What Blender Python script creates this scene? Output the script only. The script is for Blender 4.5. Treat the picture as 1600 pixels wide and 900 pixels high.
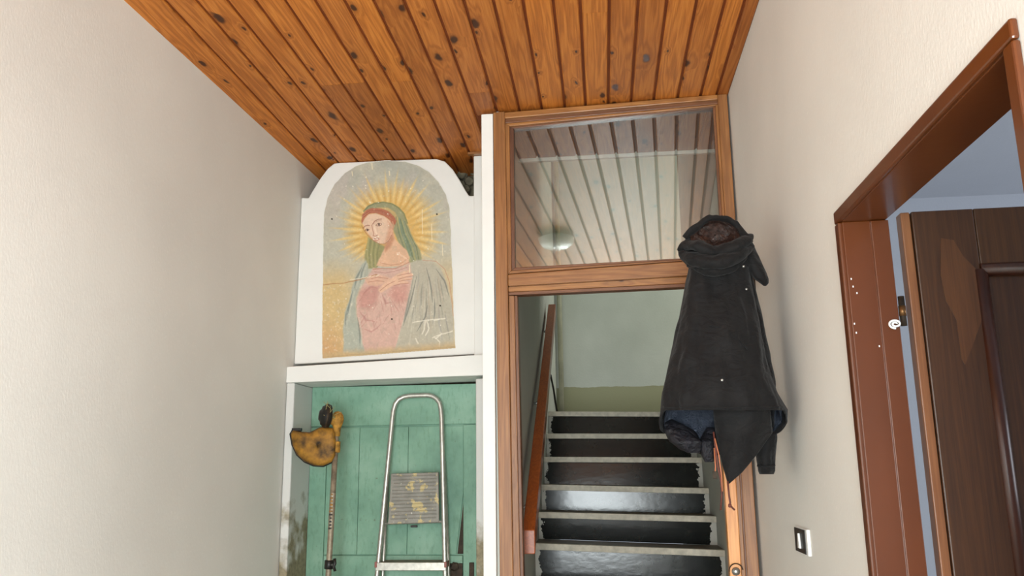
import bpy, math, random
import numpy as np
from mathutils import Vector, Matrix, noise

for o in list(bpy.data.objects):
    bpy.data.objects.remove(o)
scene = bpy.context.scene
col = scene.collection
random.seed(7)

# ------------------------------------------------------------------ camera
F = 1306.0
VY, VZ = (945, 730), (725, -5600)
EYE = np.array([0, 0, 1.45])
_y = np.array([VY[0] - 800, VY[1] - 450, F]); _y /= np.linalg.norm(_y)
_z = np.array([VZ[0] - 800, VZ[1] - 450, F]); _z -= _y * (_z @ _y); _z /= np.linalg.norm(_z)
_x = np.cross(_y, _z)
R = np.stack([_x, _y, _z], 1)            # world -> camera (x right, y down, z forward)
cam_data = bpy.data.cameras.new('camera')
cam_data.sensor_width = 36
cam_data.lens = F / 1600 * 36
cam_data.clip_start = 0.02
cam = bpy.data.objects.new('camera', cam_data)
col.objects.link(cam)
m = np.eye(4)
m[:3, 0] = R.T @ np.array([1, 0, 0]); m[:3, 1] = R.T @ np.array([0, -1, 0]); m[:3, 2] = R.T @ np.array([0, 0, -1]); m[:3, 3] = EYE
cam.matrix_world = Matrix(m.tolist())
scene.camera = cam

# ------------------------------------------------------------------ light and exposure
scene.view_settings.view_transform = 'Standard'
scene.view_settings.look = 'None'
scene.view_settings.gamma = 1
scene.view_settings.use_curve_mapping = False
scene.view_settings.exposure = 0.35
world = bpy.data.worlds.new('overcast_sky'); scene.world = world
world.use_nodes = True
world.node_tree.nodes['Background'].inputs['Color'].default_value = (0.80, 0.88, 1.0, 1)
world.node_tree.nodes['Background'].inputs['Strength'].default_value = 0.6

XR = 0.595                               # face of the right wall
def area(name, loc, target, sx, sy, power, color):
    d = bpy.data.lights.new(name, 'AREA'); d.shape = 'RECTANGLE'; d.size = sx; d.size_y = sy
    d.energy = power; d.color = color
    o = bpy.data.objects.new(name, d); col.objects.link(o)
    o.location = loc
    o.rotation_euler = (Vector(target) - Vector(loc)).to_track_quat('-Z', 'Y').to_euler()
    return o
# daylight coming in through the entrance doorway behind the photographer
area('entrance_daylight', (-0.15, -1.80, 1.25), (-0.15, 3.0, 1.5), 1.10, 2.0, 150, (0.90, 0.98, 1.0))
# added fill lights for the side walls, in made-up window openings behind the camera
area('right_hall_fill', (XR + .07, -0.75, 1.75), (-1.6, -0.55, 1.75), 1.1, 1.5, 15, (0.90, 0.98, 1.0))
area('left_hall_fill', (-1.75, -0.75, 1.75), (0.6, -0.55, 1.75), 1.1, 1.5, 12, (0.90, 0.98, 1.0))
# daylight from the window of the upper stair landing
area('landing_daylight', (2.0, 6.75, 3.4), (-0.4, 6.75, 3.3), 0.9, 2.4, 16, (0.98, 1.0, 0.93))
# daylight from the window of the side room
area('side_room_daylight', (3.25, 1.6, 1.5), (0.7, 2.2, 1.7), 1.2, 1.3, 26, (0.84, 0.91, 1.0))

# ------------------------------------------------------------------ pixel helpers
def ray(px, py): return R.T @ np.array([px - 800.0, py - 450.0, F])
def PY(px, py, D): w = ray(px, py); return EYE + w * (D / w[1])
def PX(px, py, X): w = ray(px, py); return EYE + w * (X / w[0])
def PZ(px, py, Z): w = ray(px, py); return EYE + w * ((Z - EYE[2]) / w[2])
AL = math.tan(math.radians(2.2))         # the stair partition stands slightly skew to the hall
def PP(px, py, off=0.0):
    w = ray(px, py); return EYE + w * ((3.5 + off) / (np.array([AL, 1, 0]) @ w))
NP = np.array([AL, 1, 0]) / math.hypot(AL, 1)
def XL(y): return -1.588 + 0.0315 * (y - 2.467)   # face of the left wall
ZC = 3.04

# ------------------------------------------------------------------ mesh helpers
ORG = {}
class MB:
    def __init__(s): s.v = []; s.f = []
    def add(s, vs, fs):
        b = len(s.v); s.v += [tuple(map(float, p)) for p in vs]; s.f += [tuple(b + i for i in f) for f in fs]; return s
    def box(s, x0, x1, y0, y1, z0, z1):
        return s.add([(x0,y0,z0),(x1,y0,z0),(x1,y1,z0),(x0,y1,z0),(x0,y0,z1),(x1,y0,z1),(x1,y1,z1),(x0,y1,z1)],
                     [(0,3,2,1),(4,5,6,7),(0,1,5,4),(1,2,6,5),(2,3,7,6),(3,0,4,7)])
    def slab(s, pts, vec):
        pts = [np.array(p, float) for p in pts]; vec = np.array(vec, float); n = len(pts)
        nrm = sum((np.cross(pts[i] - pts[0], pts[(i + 1) % n] - pts[0]) for i in range(1, n - 1)), np.zeros(3))
        if nrm @ vec > 0: pts = pts[::-1]
        vs = pts + [p + vec for p in pts]
        return s.add(vs, [tuple(range(n)), tuple(range(2 * n - 1, n - 1, -1))] + [(i, i + n, (i + 1) % n + n, (i + 1) % n) for i in range(n)])
    def obox(s, c, ax, ay, az):
        c, ax, ay, az = (np.array(q, float) for q in (c, ax, ay, az))
        vs = [c + sx * ax + sy * ay + sz * az for sz in (-1, 1) for sx, sy in ((-1,-1),(1,-1),(1,1),(-1,1))]
        return s.add(vs, [(0,3,2,1),(4,5,6,7),(0,1,5,4),(1,2,6,5),(2,3,7,6),(3,0,4,7)])
    def tube(s, path, r, n=10, caps=True, flat=1.0, closed=False):
        path = [np.array(p, float) for p in path]; m_ = len(path)
        rs = r if isinstance(r, (list, tuple)) else [r] * m_
        up = None; rings = []
        for i, p in enumerate(path):
            if closed: t = path[(i + 1) % m_] - path[i - 1]
            else: t = path[min(i + 1, m_ - 1)] - path[max(i - 1, 0)]
            t = t / (np.linalg.norm(t) + 1e-12)
            if up is None: up = np.array([0, 0, 1.0]) if abs(t[2]) < .9 else np.array([0, 1.0, 0])
            a = np.cross(t, up); a /= np.linalg.norm(a); b = np.cross(a, t); up = b
            rings.append([p + rs[i] * (math.cos(k * 2 * math.pi / n) * a + flat * math.sin(k * 2 * math.pi / n) * b) for k in range(n)])
        return s.rings(rings, caps, closed)
    def rings(s, rings, caps=True, closed=False):
        n = len(rings[0]); m_ = len(rings); vs = [p for q in rings for p in q]; fs = []
        for i in range(m_ if closed else m_ - 1):
            j = (i + 1) % m_
            for k in range(n):
                l = (k + 1) % n
                fs.append((i * n + k, j * n + k, j * n + l, i * n + l))
        if caps and not closed: fs += [tuple(range(n)), tuple(range(m_ * n - 1, (m_ - 1) * n - 1, -1))]
        return s.add(vs, fs)
    def lathe(s, prof, c, axis=(0, 0, 1), n=24):
        c = np.array(c, float); ax = np.array(axis, float); ax /= np.linalg.norm(ax)
        u = np.cross(ax, [1, 0, 0] if abs(ax[0]) < .8 else [0, 1, 0]); u /= np.linalg.norm(u); w = np.cross(ax, u)
        return s.rings([[c + ax * h + max(r, 1e-4) * (math.cos(2*math.pi*k/n) * u + math.sin(2*math.pi*k/n) * w) for k in range(n)] for r, h in prof])
    def build(s, name, mat, parent=None, bevel=0, smooth=False, origin=None, sub=0, solid=0, auto=None):
        a = np.array(s.v)
        if origin is None:
            lo, hi = a.min(0), a.max(0); origin = (lo + hi) / 2
            if parent is None: origin = np.array([origin[0], origin[1], lo[2]])
        origin = np.array(origin, float)
        me = bpy.data.meshes.new(name)
        me.from_pydata((a - origin).tolist(), [], s.f); me.validate(); me.update()
        o = bpy.data.objects.new(name, me); col.objects.link(o)
        ORG[o.name] = origin
        if parent is not None: o.parent = parent; o.location = origin - ORG[parent.name]
        else: o.location = origin
        me.materials.append(MAT[mat] if isinstance(mat, str) else mat)
        if smooth: me.polygons.foreach_set('use_smooth', [True] * len(me.polygons))
        if solid: md = o.modifiers.new('solid', 'SOLIDIFY'); md.thickness = solid; md.offset = 0
        if sub: md = o.modifiers.new('sub', 'SUBSURF'); md.levels = sub; md.render_levels = sub
        if bevel: md = o.modifiers.new('bevel', 'BEVEL'); md.width = bevel; md.segments = 2; md.limit_method = 'ANGLE'
        return o

def tag(o, label, cat=None, kind=None, group=None):
    o['label'] = label
    if cat: o['category'] = cat
    if kind: o['kind'] = kind
    if group: o['group'] = group
    return o
def thing(name, loc, label, cat, kind=None, group=None):
    o = bpy.data.objects.new(name, None); col.objects.link(o); o.empty_display_size = .1
    o.location = loc; ORG[o.name] = np.array(loc, float)
    return tag(o, label, cat, kind, group)
def struct(mb, name, mat, label, cat, **k): return tag(mb.build(name, mat, **k), label, cat, 'structure')

# ------------------------------------------------------------------ materials
MAT = {}
def S(c): return tuple(((v / 255) / 12.92 if v / 255 <= .04045 else ((v / 255 + .055) / 1.055) ** 2.4) for v in c) + (1,)
class NT:
    def __init__(s, name):
        s.m = bpy.data.materials.new(name); s.m.use_nodes = True; s.t = s.m.node_tree; s.n = s.t.nodes
        s.b = s.n['Principled BSDF']; MAT[name] = s.m
    def node(s, typ, **kw):
        n = s.n.new(typ)
        for k, v in kw.items(): setattr(n, k, v)
        return n
    def link(s, a, b): s.t.links.new(a, b)
    def val(s, sock, v):
        if hasattr(v, 'default_value') or hasattr(v, 'is_linked'): s.link(v, sock)
        else: sock.default_value = v
    def math(s, op, a, b=0.0, clamp=False):
        n = s.node('ShaderNodeMath', operation=op, use_clamp=clamp); s.val(n.inputs[0], a); s.val(n.inputs[1], b); return n.outputs[0]
    def mix(s, f, a, b, blend='MIX'):
        n = s.node('ShaderNodeMix', data_type='RGBA', blend_type=blend); s.val(n.inputs[0], f); s.val(n.inputs[6], a); s.val(n.inputs[7], b); return n.outputs[2]
    def coord(s, kind='Object', scale=(1, 1, 1), rand=0):
        if kind == 'World': out = s.node('ShaderNodeNewGeometry').outputs['Position']
        else: out = s.node('ShaderNodeTexCoord').outputs[kind]
        if rand:
            oi = s.node('ShaderNodeObjectInfo').outputs['Random']
            v = s.node('ShaderNodeVectorMath', operation='SCALE'); s.val(v.inputs[0], (rand, rand * 1.7, rand * .6)); s.link(oi, v.inputs['Scale'])
            a = s.node('ShaderNodeVectorMath', operation='ADD'); s.link(out, a.inputs[0]); s.link(v.outputs[0], a.inputs[1]); out = a.outputs[0]
        mp = s.node('ShaderNodeVectorMath', operation='MULTIPLY'); s.link(out, mp.inputs[0]); mp.inputs[1].default_value = scale
        return mp.outputs[0]
    def noise(s, co, scale, detail=4, rough=.55, dist=0):
        n = s.node('ShaderNodeTexNoise'); s.link(co, n.inputs['Vector']); n.inputs['Scale'].default_value = scale
        n.inputs['Detail'].default_value = detail; n.inputs['Roughness'].default_value = rough; n.inputs['Distortion'].default_value = dist
        return n.outputs[0]
    def ramp(s, f, *stops):
        n = s.node('ShaderNodeValToRGB'); s.link(f, n.inputs[0]); e = n.color_ramp.elements
        while len(e) < len(stops): e.new(.5)
        for el, (p, c) in zip(e, stops):
            el.position = p; el.color = c if hasattr(c, '__len__') else (c, c, c, 1)
        return n.outputs[0]
    def bump(s, h, strength, dist=.002):
        n = s.node('ShaderNodeBump'); s.link(h, n.inputs['Height']); n.inputs['Strength'].default_value = strength; n.inputs['Distance'].default_value = dist
        s.link(n.outputs[0], s.b.inputs['Normal'])
    def set(s, color=None, rough=None, metal=None, spec=None, coat=None):
        if color is not None: s.val(s.b.inputs['Base Color'], color)
        if rough is not None: s.val(s.b.inputs['Roughness'], rough)
        if metal is not None: s.b.inputs['Metallic'].default_value = metal
        if spec is not None: s.b.inputs['Specular IOR Level'].default_value = spec
        if coat is not None: s.b.inputs['Coat Weight'].default_value = coat; s.b.inputs['Coat Roughness'].default_value = .12
        return s

def plain(name, c, rough=.6, metal=0, var=.12, scale=8, bump=.15, bscale=60, spec=.5, coat=None, rand=3):
    t = NT(name); co = t.coord('Object', rand=rand)
    n = t.noise(co, scale, 5)
    c0 = S(c); dk = tuple(v * (1 - var * 1.6) for v in c0[:3]) + (1,); lt = tuple(min(1, v * (1 + var)) for v in c0[:3]) + (1,)
    t.set(t.ramp(n, (.3, dk), (.7, lt)), rough, metal, spec, coat)
    t.bump(t.noise(co, bscale, 3), bump)
    return t

def plaster(name, c, stain=None, stain_top=1.2, stain_soft=.35):
    t = NT(name); co = t.coord('World')
    big = t.noise(co, 1.1, 4); mid = t.noise(co, 7, 5); fine = t.noise(t.coord('World', (1, 1, .45)), 150, 3, .6)
    c0 = S(c)
    base = t.ramp(big, (.3, tuple(v * .93 for v in c0[:3]) + (1,)), (.7, tuple(min(1, v * 1.05) for v in c0[:3]) + (1,)))
    base = t.mix(t.ramp(fine, (.60, 0.0), (.78, .55)), base, tuple(min(1, v * 1.14) for v in c0[:3]) + (1,))
    if stain:
        sep = t.node('ShaderNodeSeparateXYZ'); t.link(t.node('ShaderNodeNewGeometry').outputs['Position'], sep.inputs[0])
        h = t.math('ADD', sep.outputs[2], t.math('MULTIPLY', t.math('SUBTRACT', mid, .5), 1.0))
        k = t.node('ShaderNodeMapRange'); t.link(h, k.inputs[0]); k.inputs[1].default_value = stain_top; k.inputs[2].default_value = stain_top - stain_soft
        st = t.ramp(t.noise(co, 38, 6, .7), (.35, tuple(v * .62 for v in S(stain)[:3]) + (1,)), (.62, S(stain)))
        base = t.mix(k.outputs[0], base, st)
    t.set(base, .85, spec=.25)
    hh = t.math('ADD', t.math('MULTIPLY', fine, .6), t.math('MULTIPLY', mid, .9))
    t.bump(hh, .26, .004)
    return t
plaster('plaster', (228, 226, 219))
plaster('plaster_stair', (205, 207, 198))
plaster('plaster_jamb', (214, 214, 210), (158, 148, 122), 1.24, .16)
plaster('plaster_room', (206, 209, 216))
plain('white_paint', (236, 235, 230), .6, var=.03, scale=3, bump=.25, bscale=40)
plain('stone_rough', (116, 108, 88), .95, var=.5, scale=14, bump=1.0, bscale=28)
plain('floor_stone', (176, 172, 164), .5, var=.2)

def wood(name, cols, knots=1.0, grain=1.0, rough=.32, coat=.3, axis=1, rand=11, kdark=(50, 20, 8), groove=0):
    """knotty wood with the grain along local axis"""
    t = NT(name)
    sc = [1, 1, 1]; sc[axis] = .06
    kc = [10.5, 10.5, 10.5]; kc[axis] = 3.0
    co = t.coord('Object', rand=rand)
    vor = t.node('ShaderNodeTexVoronoi', voronoi_dimensions='2D'); vor.inputs['Scale'].default_value = 1
    sp = t.node('ShaderNodeSeparateXYZ'); t.link(co, sp.inputs[0]); cm = t.node('ShaderNodeCombineXYZ')
    other = {1: 0, 2: 0, 0: 2}[axis]
    wn = t.noise(co, 14, 2)
    t.link(t.math('ADD', t.math('MULTIPLY', sp.outputs[other], 10.5), t.math('MULTIPLY', wn, .3)), cm.inputs[0])
    t.link(t.math('ADD', t.math('MULTIPLY', sp.outputs[axis], 4.6), t.math('MULTIPLY', wn, .2)), cm.inputs[1])
    t.link(cm.outputs[0], vor.inputs['Vector'])
    d = vor.outputs['Distance']
    cs = t.node('ShaderNodeSeparateColor'); t.link(vor.outputs['Color'], cs.inputs[0])
    has = t.math('GREATER_THAN', cs.outputs[0], 1 - .42 * knots)
    size = t.math('MULTIPLY_ADD', t.math('POWER', cs.outputs[1], 2.0), .14); size.node.inputs[2].default_value = .05
    kn = t.node('ShaderNodeMapRange', interpolation_type='SMOOTHSTEP'); t.link(t.math('DIVIDE', d, size), kn.inputs[0]); kn.inputs[1].default_value = 1.25; kn.inputs[2].default_value = .55
    knot = t.math('MULTIPLY', kn.outputs[0], has)
    halo = t.node('ShaderNodeMapRange', interpolation_type='SMOOTHSTEP'); t.link(t.math('DIVIDE', d, size), halo.inputs[0]); halo.inputs[1].default_value = 4.2; halo.inputs[2].default_value = .8
    hal = t.math('MULTIPLY', halo.outputs[0], has)
    # grain lines, bent round the knots
    gco = t.node('ShaderNodeVectorMath', operation='MULTIPLY'); t.link(co, gco.inputs[0]); gco.inputs[1].default_value = sc
    low = t.noise(gco.outputs[0], 13, 3, .5)
    ph = t.math('ADD', t.math('MULTIPLY', low, 15), t.math('MULTIPLY', hal, 1.6))
    line = t.math('MULTIPLY_ADD', t.math('SINE', t.math('MULTIPLY', ph, 4.2)), .5); line.node.inputs[2].default_value = .5
    fc = list(sc); fc[axis] = .02
    fco = t.node('ShaderNodeVectorMath', operation='MULTIPLY'); t.link(co, fco.inputs[0]); fco.inputs[1].default_value = fc
    fib = t.noise(fco.outputs[0], 260, 4, .7)
    g = t.math('ADD', t.math('MULTIPLY', line, .20 * grain), t.math('MULTIPLY', fib, .62))
    base = t.ramp(g, (.14, S(cols[0])), (.42, S(cols[1])), (.66, S(cols[2])))
    oi = t.node('ShaderNodeObjectInfo').outputs['Random']
    tint = t.ramp(oi, (0.0, (.72, .68, .72, 1)), (.5, (1, 1, 1, 1)), (1.0, (1.12, 1.12, 1.0, 1)))
    base = t.mix(1.0, base, tint, 'MULTIPLY')
    base = t.mix(t.math('MULTIPLY', hal, .35), base, S(cols[0]))
    base = t.mix(t.math('MULTIPLY', knot, .92), base, S(kdark))
    t.set(base, rough, spec=.5 if coat else .28, coat=coat)
    t.bump(t.math('SUBTRACT', fib, t.math('MULTIPLY', knot, .3)), .12, .0008)
    return t
wood('ceiling_pine', [(146, 80, 26), (190, 112, 44), (214, 138, 62)], 1.05, 1.0, .5, .0)
wood('groove_shade_pine', [(96, 42, 14), (124, 60, 22), (140, 72, 28)], .2, .6, .7, .0)  # darker than the boards: shade of the grooves put into the colour
wood('stair_ceiling_pine', [(96, 58, 30), (126, 82, 48), (146, 98, 58)], .8, 1.0, .45, .1)
wood('frame_pine', [(112, 70, 34), (146, 96, 52), (170, 118, 68)], .25, .9, .42, .15, axis=2)
wood('frame_pine_rail', [(118, 74, 36), (154, 102, 54), (178, 126, 72)], .2, .9, .42, .15, axis=0)
wood('frame_pine_dark', [(84, 50, 30), (112, 70, 44), (134, 88, 58)], .1, .9, .45, .1, axis=2)
wood('frame_pine_dark_rail', [(84, 50, 30), (112, 70, 44), (134, 88, 58)], .1, .9, .45, .1, axis=0)
wood('jamb_lit_pine', [(190, 118, 58), (222, 152, 86), (238, 176, 110)], .15, .8, .4, .1, axis=2)  # paler than the frame: light falling on the jamb is painted in
wood('handrail_wood', [(122, 52, 12), (152, 72, 20), (172, 88, 30)], .5, .8, .4, .2, axis=1)
wood('door_veneer', [(54, 31, 12), (78, 47, 20), (98, 61, 28)], .0, .5, .34, .2, axis=2, kdark=(40, 18, 8))
wood('door_veneer_light', [(104, 62, 36), (132, 84, 50), (148, 98, 62)], 0, .5, .35, .2, axis=2)
wood('door_moulding', [(52, 26, 16), (70, 36, 22), (84, 45, 28)], 0, .5, .35, .1, axis=2)
plain('casing_paint', (92, 45, 13), .3, var=.08, scale=3, bump=.12, bscale=30, coat=.3)
# green, worn paint
t = NT('green_paint'); co = t.coord('World')
n1 = t.noise(co, 3.5, 5, .6); n2 = t.noise(t.coord('World', (1, 1, .3)), 60, 5, .7); n3 = t.noise(co, 26, 6, .7)
b = t.ramp(n1, (.3, S((98, 138, 118))), (.5, S((120, 160, 137))), (.7, S((144, 180, 158))))
b = t.mix(t.ramp(n2, (.52, 0.0), (.75, .5)), b, S((74, 116, 88)))
b = t.mix(t.ramp(n3, (.66, 0.0), (.74, .75)), b, S((84, 74, 48)))
t.set(b, .55, spec=.4); t.bump(n2, .3, .001)
# black glossy riser paint, ragged at both ends
t = NT('riser_paint'); co = t.coord('World'); sep = t.node('ShaderNodeSeparateXYZ'); t.link(co, sep.inputs[0])
rn = t.noise(co, 16, 5, .7)
e = t.math('ABSOLUTE', t.math('SUBTRACT', sep.outputs[0], .11))
edge = t.math('GREATER_THAN', t.math('ADD', e, t.math('MULTIPLY', t.math('SUBTRACT', rn, .5), .13)), .487)
b = t.ramp(t.noise(co, 9, 5, .7), (.35, S((14, 16, 16))), (.75, S((34, 37, 32))))
t.set(t.mix(edge, b, S((196, 194, 184))), t.math('MULTIPLY_ADD', edge, .5), spec=.4)
t.b.inputs['Roughness'].links[0].from_node.inputs[2].default_value = .17
t.bump(t.noise(t.coord('World', (.6, 1, 1)), 30, 3, .5), .22, .002)
plain('tread_dirty', (112, 98, 78), .55, var=.25, scale=12)
plain('nosing_stone', (206, 198, 180), .7, var=.14, scale=30, bump=.3)
# stair back wall with olive dado painted at its foot
t = NT('landing_wall'); co = t.coord('World'); sep = t.node('ShaderNodeSeparateXYZ'); t.link(co, sep.inputs[0])
k = t.math('LESS_THAN', t.math('ADD', sep.outputs[2], t.math('MULTIPLY', t.noise(co, 10, 3), .03)), 2.155)
b = t.ramp(t.noise(co, 2, 4), (.3, S((196, 200, 190))), (.7, S((212, 215, 206))))
t.set(t.mix(k, b, S((166, 165, 134))), .8, spec=.3); t.bump(t.noise(co, 60, 4), .3, .003)
# window glass
t = NT('pane_glass'); t.n.remove(t.b)
tr = t.node('ShaderNodeBsdfTransparent'); tr.inputs[0].default_value = (.93, .96, .93, 1)
gl = t.node('ShaderNodeBsdfGlossy'); gl.inputs['Roughness'].default_value = .02
lw = t.node('ShaderNodeLayerWeight'); lw.inputs[0].default_value = .5
mx = t.node('ShaderNodeMixShader'); t.link(t.math('MULTIPLY_ADD', lw.outputs['Fresnel'], 1.0), mx.inputs[0])
mx.inputs[0].links[0].from_node.inputs[2].default_value = .09
t.link(tr.outputs[0], mx.inputs[1]); t.link(gl.outputs[0], mx.inputs[2]); t.link(mx.outputs[0], t.n['Material Output'].inputs[0])
t = NT('lamp_glass'); t.set((.95, .97, .98, 1), .08); t.b.inputs['Transmission Weight'].default_value = .55; t.b.inputs['IOR'].default_value = 1.45
t.bump(t.noise(t.coord(), 70, 2), .8, .006)
plain('aluminium', (196, 194, 186), .38, .75, var=.14, scale=40, bump=.2)
plain('red_plastic', (150, 92, 84), .6)
t = NT('step_plate'); co = t.coord('World'); n1 = t.noise(co, 16, 5, .65); n2 = t.noise(co, 75, 3)
b = t.ramp(n1, (.3, S((122, 120, 112))), (.7, S((150, 147, 138))))
b = t.mix(t.ramp(t.noise(co, 23, 4, .6), (.56, 0.0), (.60, .9)), b, S((196, 178, 128)))
b = t.mix(t.ramp(n2, (.70, 0.0), (.74, .9)), b, S((222, 220, 212)))
t.set(b, .6, .2); t.bump(n2, .2)
plain('tread_plate', (128, 108, 96), .6, .1, var=.2, scale=30)
plain('guard_yellow', (140, 98, 26), .65, var=.6, scale=20, bump=.6, bscale=50)
plain('gear_rust', (176, 128, 48), .75, var=.45, scale=40, bump=.8, bscale=70)
plain('shaft_metal', (148, 136, 116), .5, .35, var=.35, scale=24, bump=.3)
plain('black_plastic', (26, 24, 22), .45, var=.3)
plain('white_plastic', (232, 233, 230), .35, var=.03, bump=.02)
plain('old_iron', (62, 50, 38), .65, .5, var=.4, scale=40)
plain('brass_dark', (120, 86, 52), .4, .8, var=.3)
plain('steel', (170, 170, 166), .35, .9, var=.1)
plain('string_green', (150, 140, 90), .6)
t = NT('coat_cloth'); co = t.coord('World'); n1 = t.noise(co, 22, 5, .6); n2 = t.noise(t.coord('World', (1, 1, 1.7)), 15, 4, .5, 1.5)
t.set(t.ramp(n1, (.3, S((14, 13, 14))), (.7, S((26, 25, 25)))), .78, spec=.22); t.b.inputs['Sheen Weight'].default_value = .06
t.bump(n2, .5, .014)
t = NT('coat_lining'); co = t.coord('World'); n1 = t.noise(co, 42, 5, .7, 1.5)
t.set(S((84, 92, 108)), .3, .45, spec=.6); t.bump(n1, 1.0, .02)
t = NT('hood_lining'); co = t.coord('World'); n1 = t.noise(co, 34, 5, .7, 1.2)
t.set(t.ramp(n1, (.35, S((26, 18, 16))), (.7, S((76, 50, 40)))), .4, spec=.5); t.bump(n1, .9, .015)
t = NT('coat_puffer'); co = t.coord('World'); n1 = t.noise(co, 32, 3, .5, 1.4)
t.set(t.ramp(n1, (.3, S((16, 15, 19))), (.7, S((30, 29, 36)))), .62, spec=.35); t.bump(n1, .8, .014)
plain('cord_brown', (92, 44, 34), .6)
plain('cord_tan', (176, 104, 70), .6)
plain('pipe_cream', (186, 184, 160), .5)
plain('cobweb_grey', (180, 178, 170), .8)

# ------------------------------------------------------------------ the room shell
Y0, Y1 = -1.75, 4.36
struct(MB().box(-1.9, 3.6, Y0 - 2.2, 8.2, -.12, 0), 'floor', 'floor_stone', 'grey stone floor of the hall', 'floor')
mb = MB()
def lw_(y0, y1, z0, z1): mb.slab([(XL(y0), y0, z0), (XL(y1), y1, z0), (XL(y1), y1, z1), (XL(y0), y0, z1)], (-.2, 0, 0))
lw_(-.2, 4.6, 0, 3.3); lw_(Y0, -1.3, 0, 3.3); lw_(-1.3, -.2, 0, 1.0); lw_(-1.3, -.2, 2.5, 3.3)
struct(mb, 'wall_left', 'plaster', 'long bare off-white plaster wall beside the fresco', 'wall')
mb = MB(); WT = .10
dy0, dy1, dzt = 1.165, 2.025, 2.025
mb.box(XR, XR + WT, -.2, dy0 - .02, 0, 3.3).box(XR, XR + WT, Y0, -1.3, 0, 3.3).box(XR, XR + WT, -1.3, -.2, 0, 1.0).box(XR, XR + WT, -1.3, -.2, 2.5, 3.3).box(XR, XR + WT, dy1 + .02, 3.56, 0, 3.3).box(XR, XR + WT, dy0 - .02, dy1 + .02, dzt + .02, 3.3)
struct(mb, 'wall_right', 'plaster', 'off-white plaster wall with the brown doorway', 'wall')
mb = MB()
mb.box(-1.95, -.75, Y0 - .2, Y0, 0, 3.3).box(.45, .8, Y0 - .2, Y0, 0, 3.3).box(-.75, .45, Y0 - .2, Y0, 2.3, 3.3)
struct(mb, 'wall_rear', 'plaster', 'rear hall wall with the open entrance', 'wall')
struct(MB().box(-1.75, -.5, Y1, Y1 + .2, 0, 3.3), 'wall_front', 'stone_rough', 'rough mossy stone wall in the gaps behind the fresco', 'wall')
ceil = struct(MB().box(-1.75, -.5, Y0, Y1, ZC + .009, ZC + .18).box(-.5, .72, Y0, 3.565, ZC + .009, ZC + .18), 'ceiling', 'groove_shade_pine', 'varnished knotty pine board ceiling', 'ceiling')
seams = [-1.57, -1.453, -1.347, -1.241, -1.146, -1.045, -.942, -.842, -.742, -.638, -.535, -.432, -.33, -.228, -.123, -.03, .072, .173, .273, .377, .476, .545, .60]
# butt joints of single boards, read from the photograph
joints = {4: [(452, 137)], 5: [(505, 133)], 7: [(560, 131)], 6: [(540, 196)], 8: [(592, 196)], 10: [(690, 148)], 15: [(930, 20)]}
def board(x0, x1, y0, y1):
    w = x1 - x0; g = .0055; ch = .004; L = (y1 - y0) / 2
    prof = [(-w/2 + g, .009), (-w/2 + g, ch), (-w/2 + g + ch, 0), (w/2 - g - ch, 0), (w/2 - g, ch), (w/2 - g, .009)]
    mb = MB(); mb.slab([(x, -L, z) for x, z in prof], (0, 2 * L, 0))
    mb.v = [(a + (x0 + x1) / 2, b_ + (y0 + y1) / 2, c_ + ZC) for a, b_, c_ in mb.v]
    o = mb.build('board', 'ceiling_pine', ceil)
for i in range(len(seams) - 1):
    a, b_ = seams[i], seams[i + 1]
    if i == 0: a = -1.715
    cuts = [Y0] + sorted(PZ(x, y, ZC)[1] for x, y in joints.get(i, [])) + [Y1 if b_ < -.5 else 3.56]
    for p, q in zip(cuts, cuts[1:]): board(a, b_, p + (.0008 if p > Y0 else 0), q - .0008)

# stairwell shell
SX0, SX1, SYB, SZT = -.40, .63, 7.4, 5.0
struct(MB().box(-.505, SX0, 3.55, SYB, 0, SZT), 'wall_stair_left', 'plaster_stair', 'grey-white stair wall carrying the handrail', 'wall')
mb = MB().box(SX1, SX1 + .1, 3.57, 6.15, 0, SZT).box(SX1, SX1 + .1, 6.15, SYB, 0, 1.95)
mb.box(SX1, SX1 + .1, 6.15, SYB, 4.96, SZT)
struct(mb, 'wall_stair_right', 'plaster_stair', 'grey-white wall on the far side of the stairs', 'wall')
struct(MB().box(-.6, 2.2, SYB, SYB + .12, 1.6, SZT), 'wall_landing', 'landing_wall', 'grey wall with olive painted foot above the top step', 'wall')
struct(MB().box(-.6, 2.2, 4.1, SYB, SZT, SZT + .1), 'ceiling_landing', 'plaster_stair', 'white ceiling high above the stairs', 'ceiling')
struct(MB().box(SX1 + .1, 2.2, 6.0, 6.1, 1.8, SZT), 'wall_landing_near', 'plaster_stair', 'near wall of the upper landing corridor', 'wall')
struct(MB().box(2.1, 2.2, 6.1, SYB, 1.8, SZT), 'wall_landing_side', 'plaster_stair', 'end wall of the upper landing corridor', 'wall')
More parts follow.
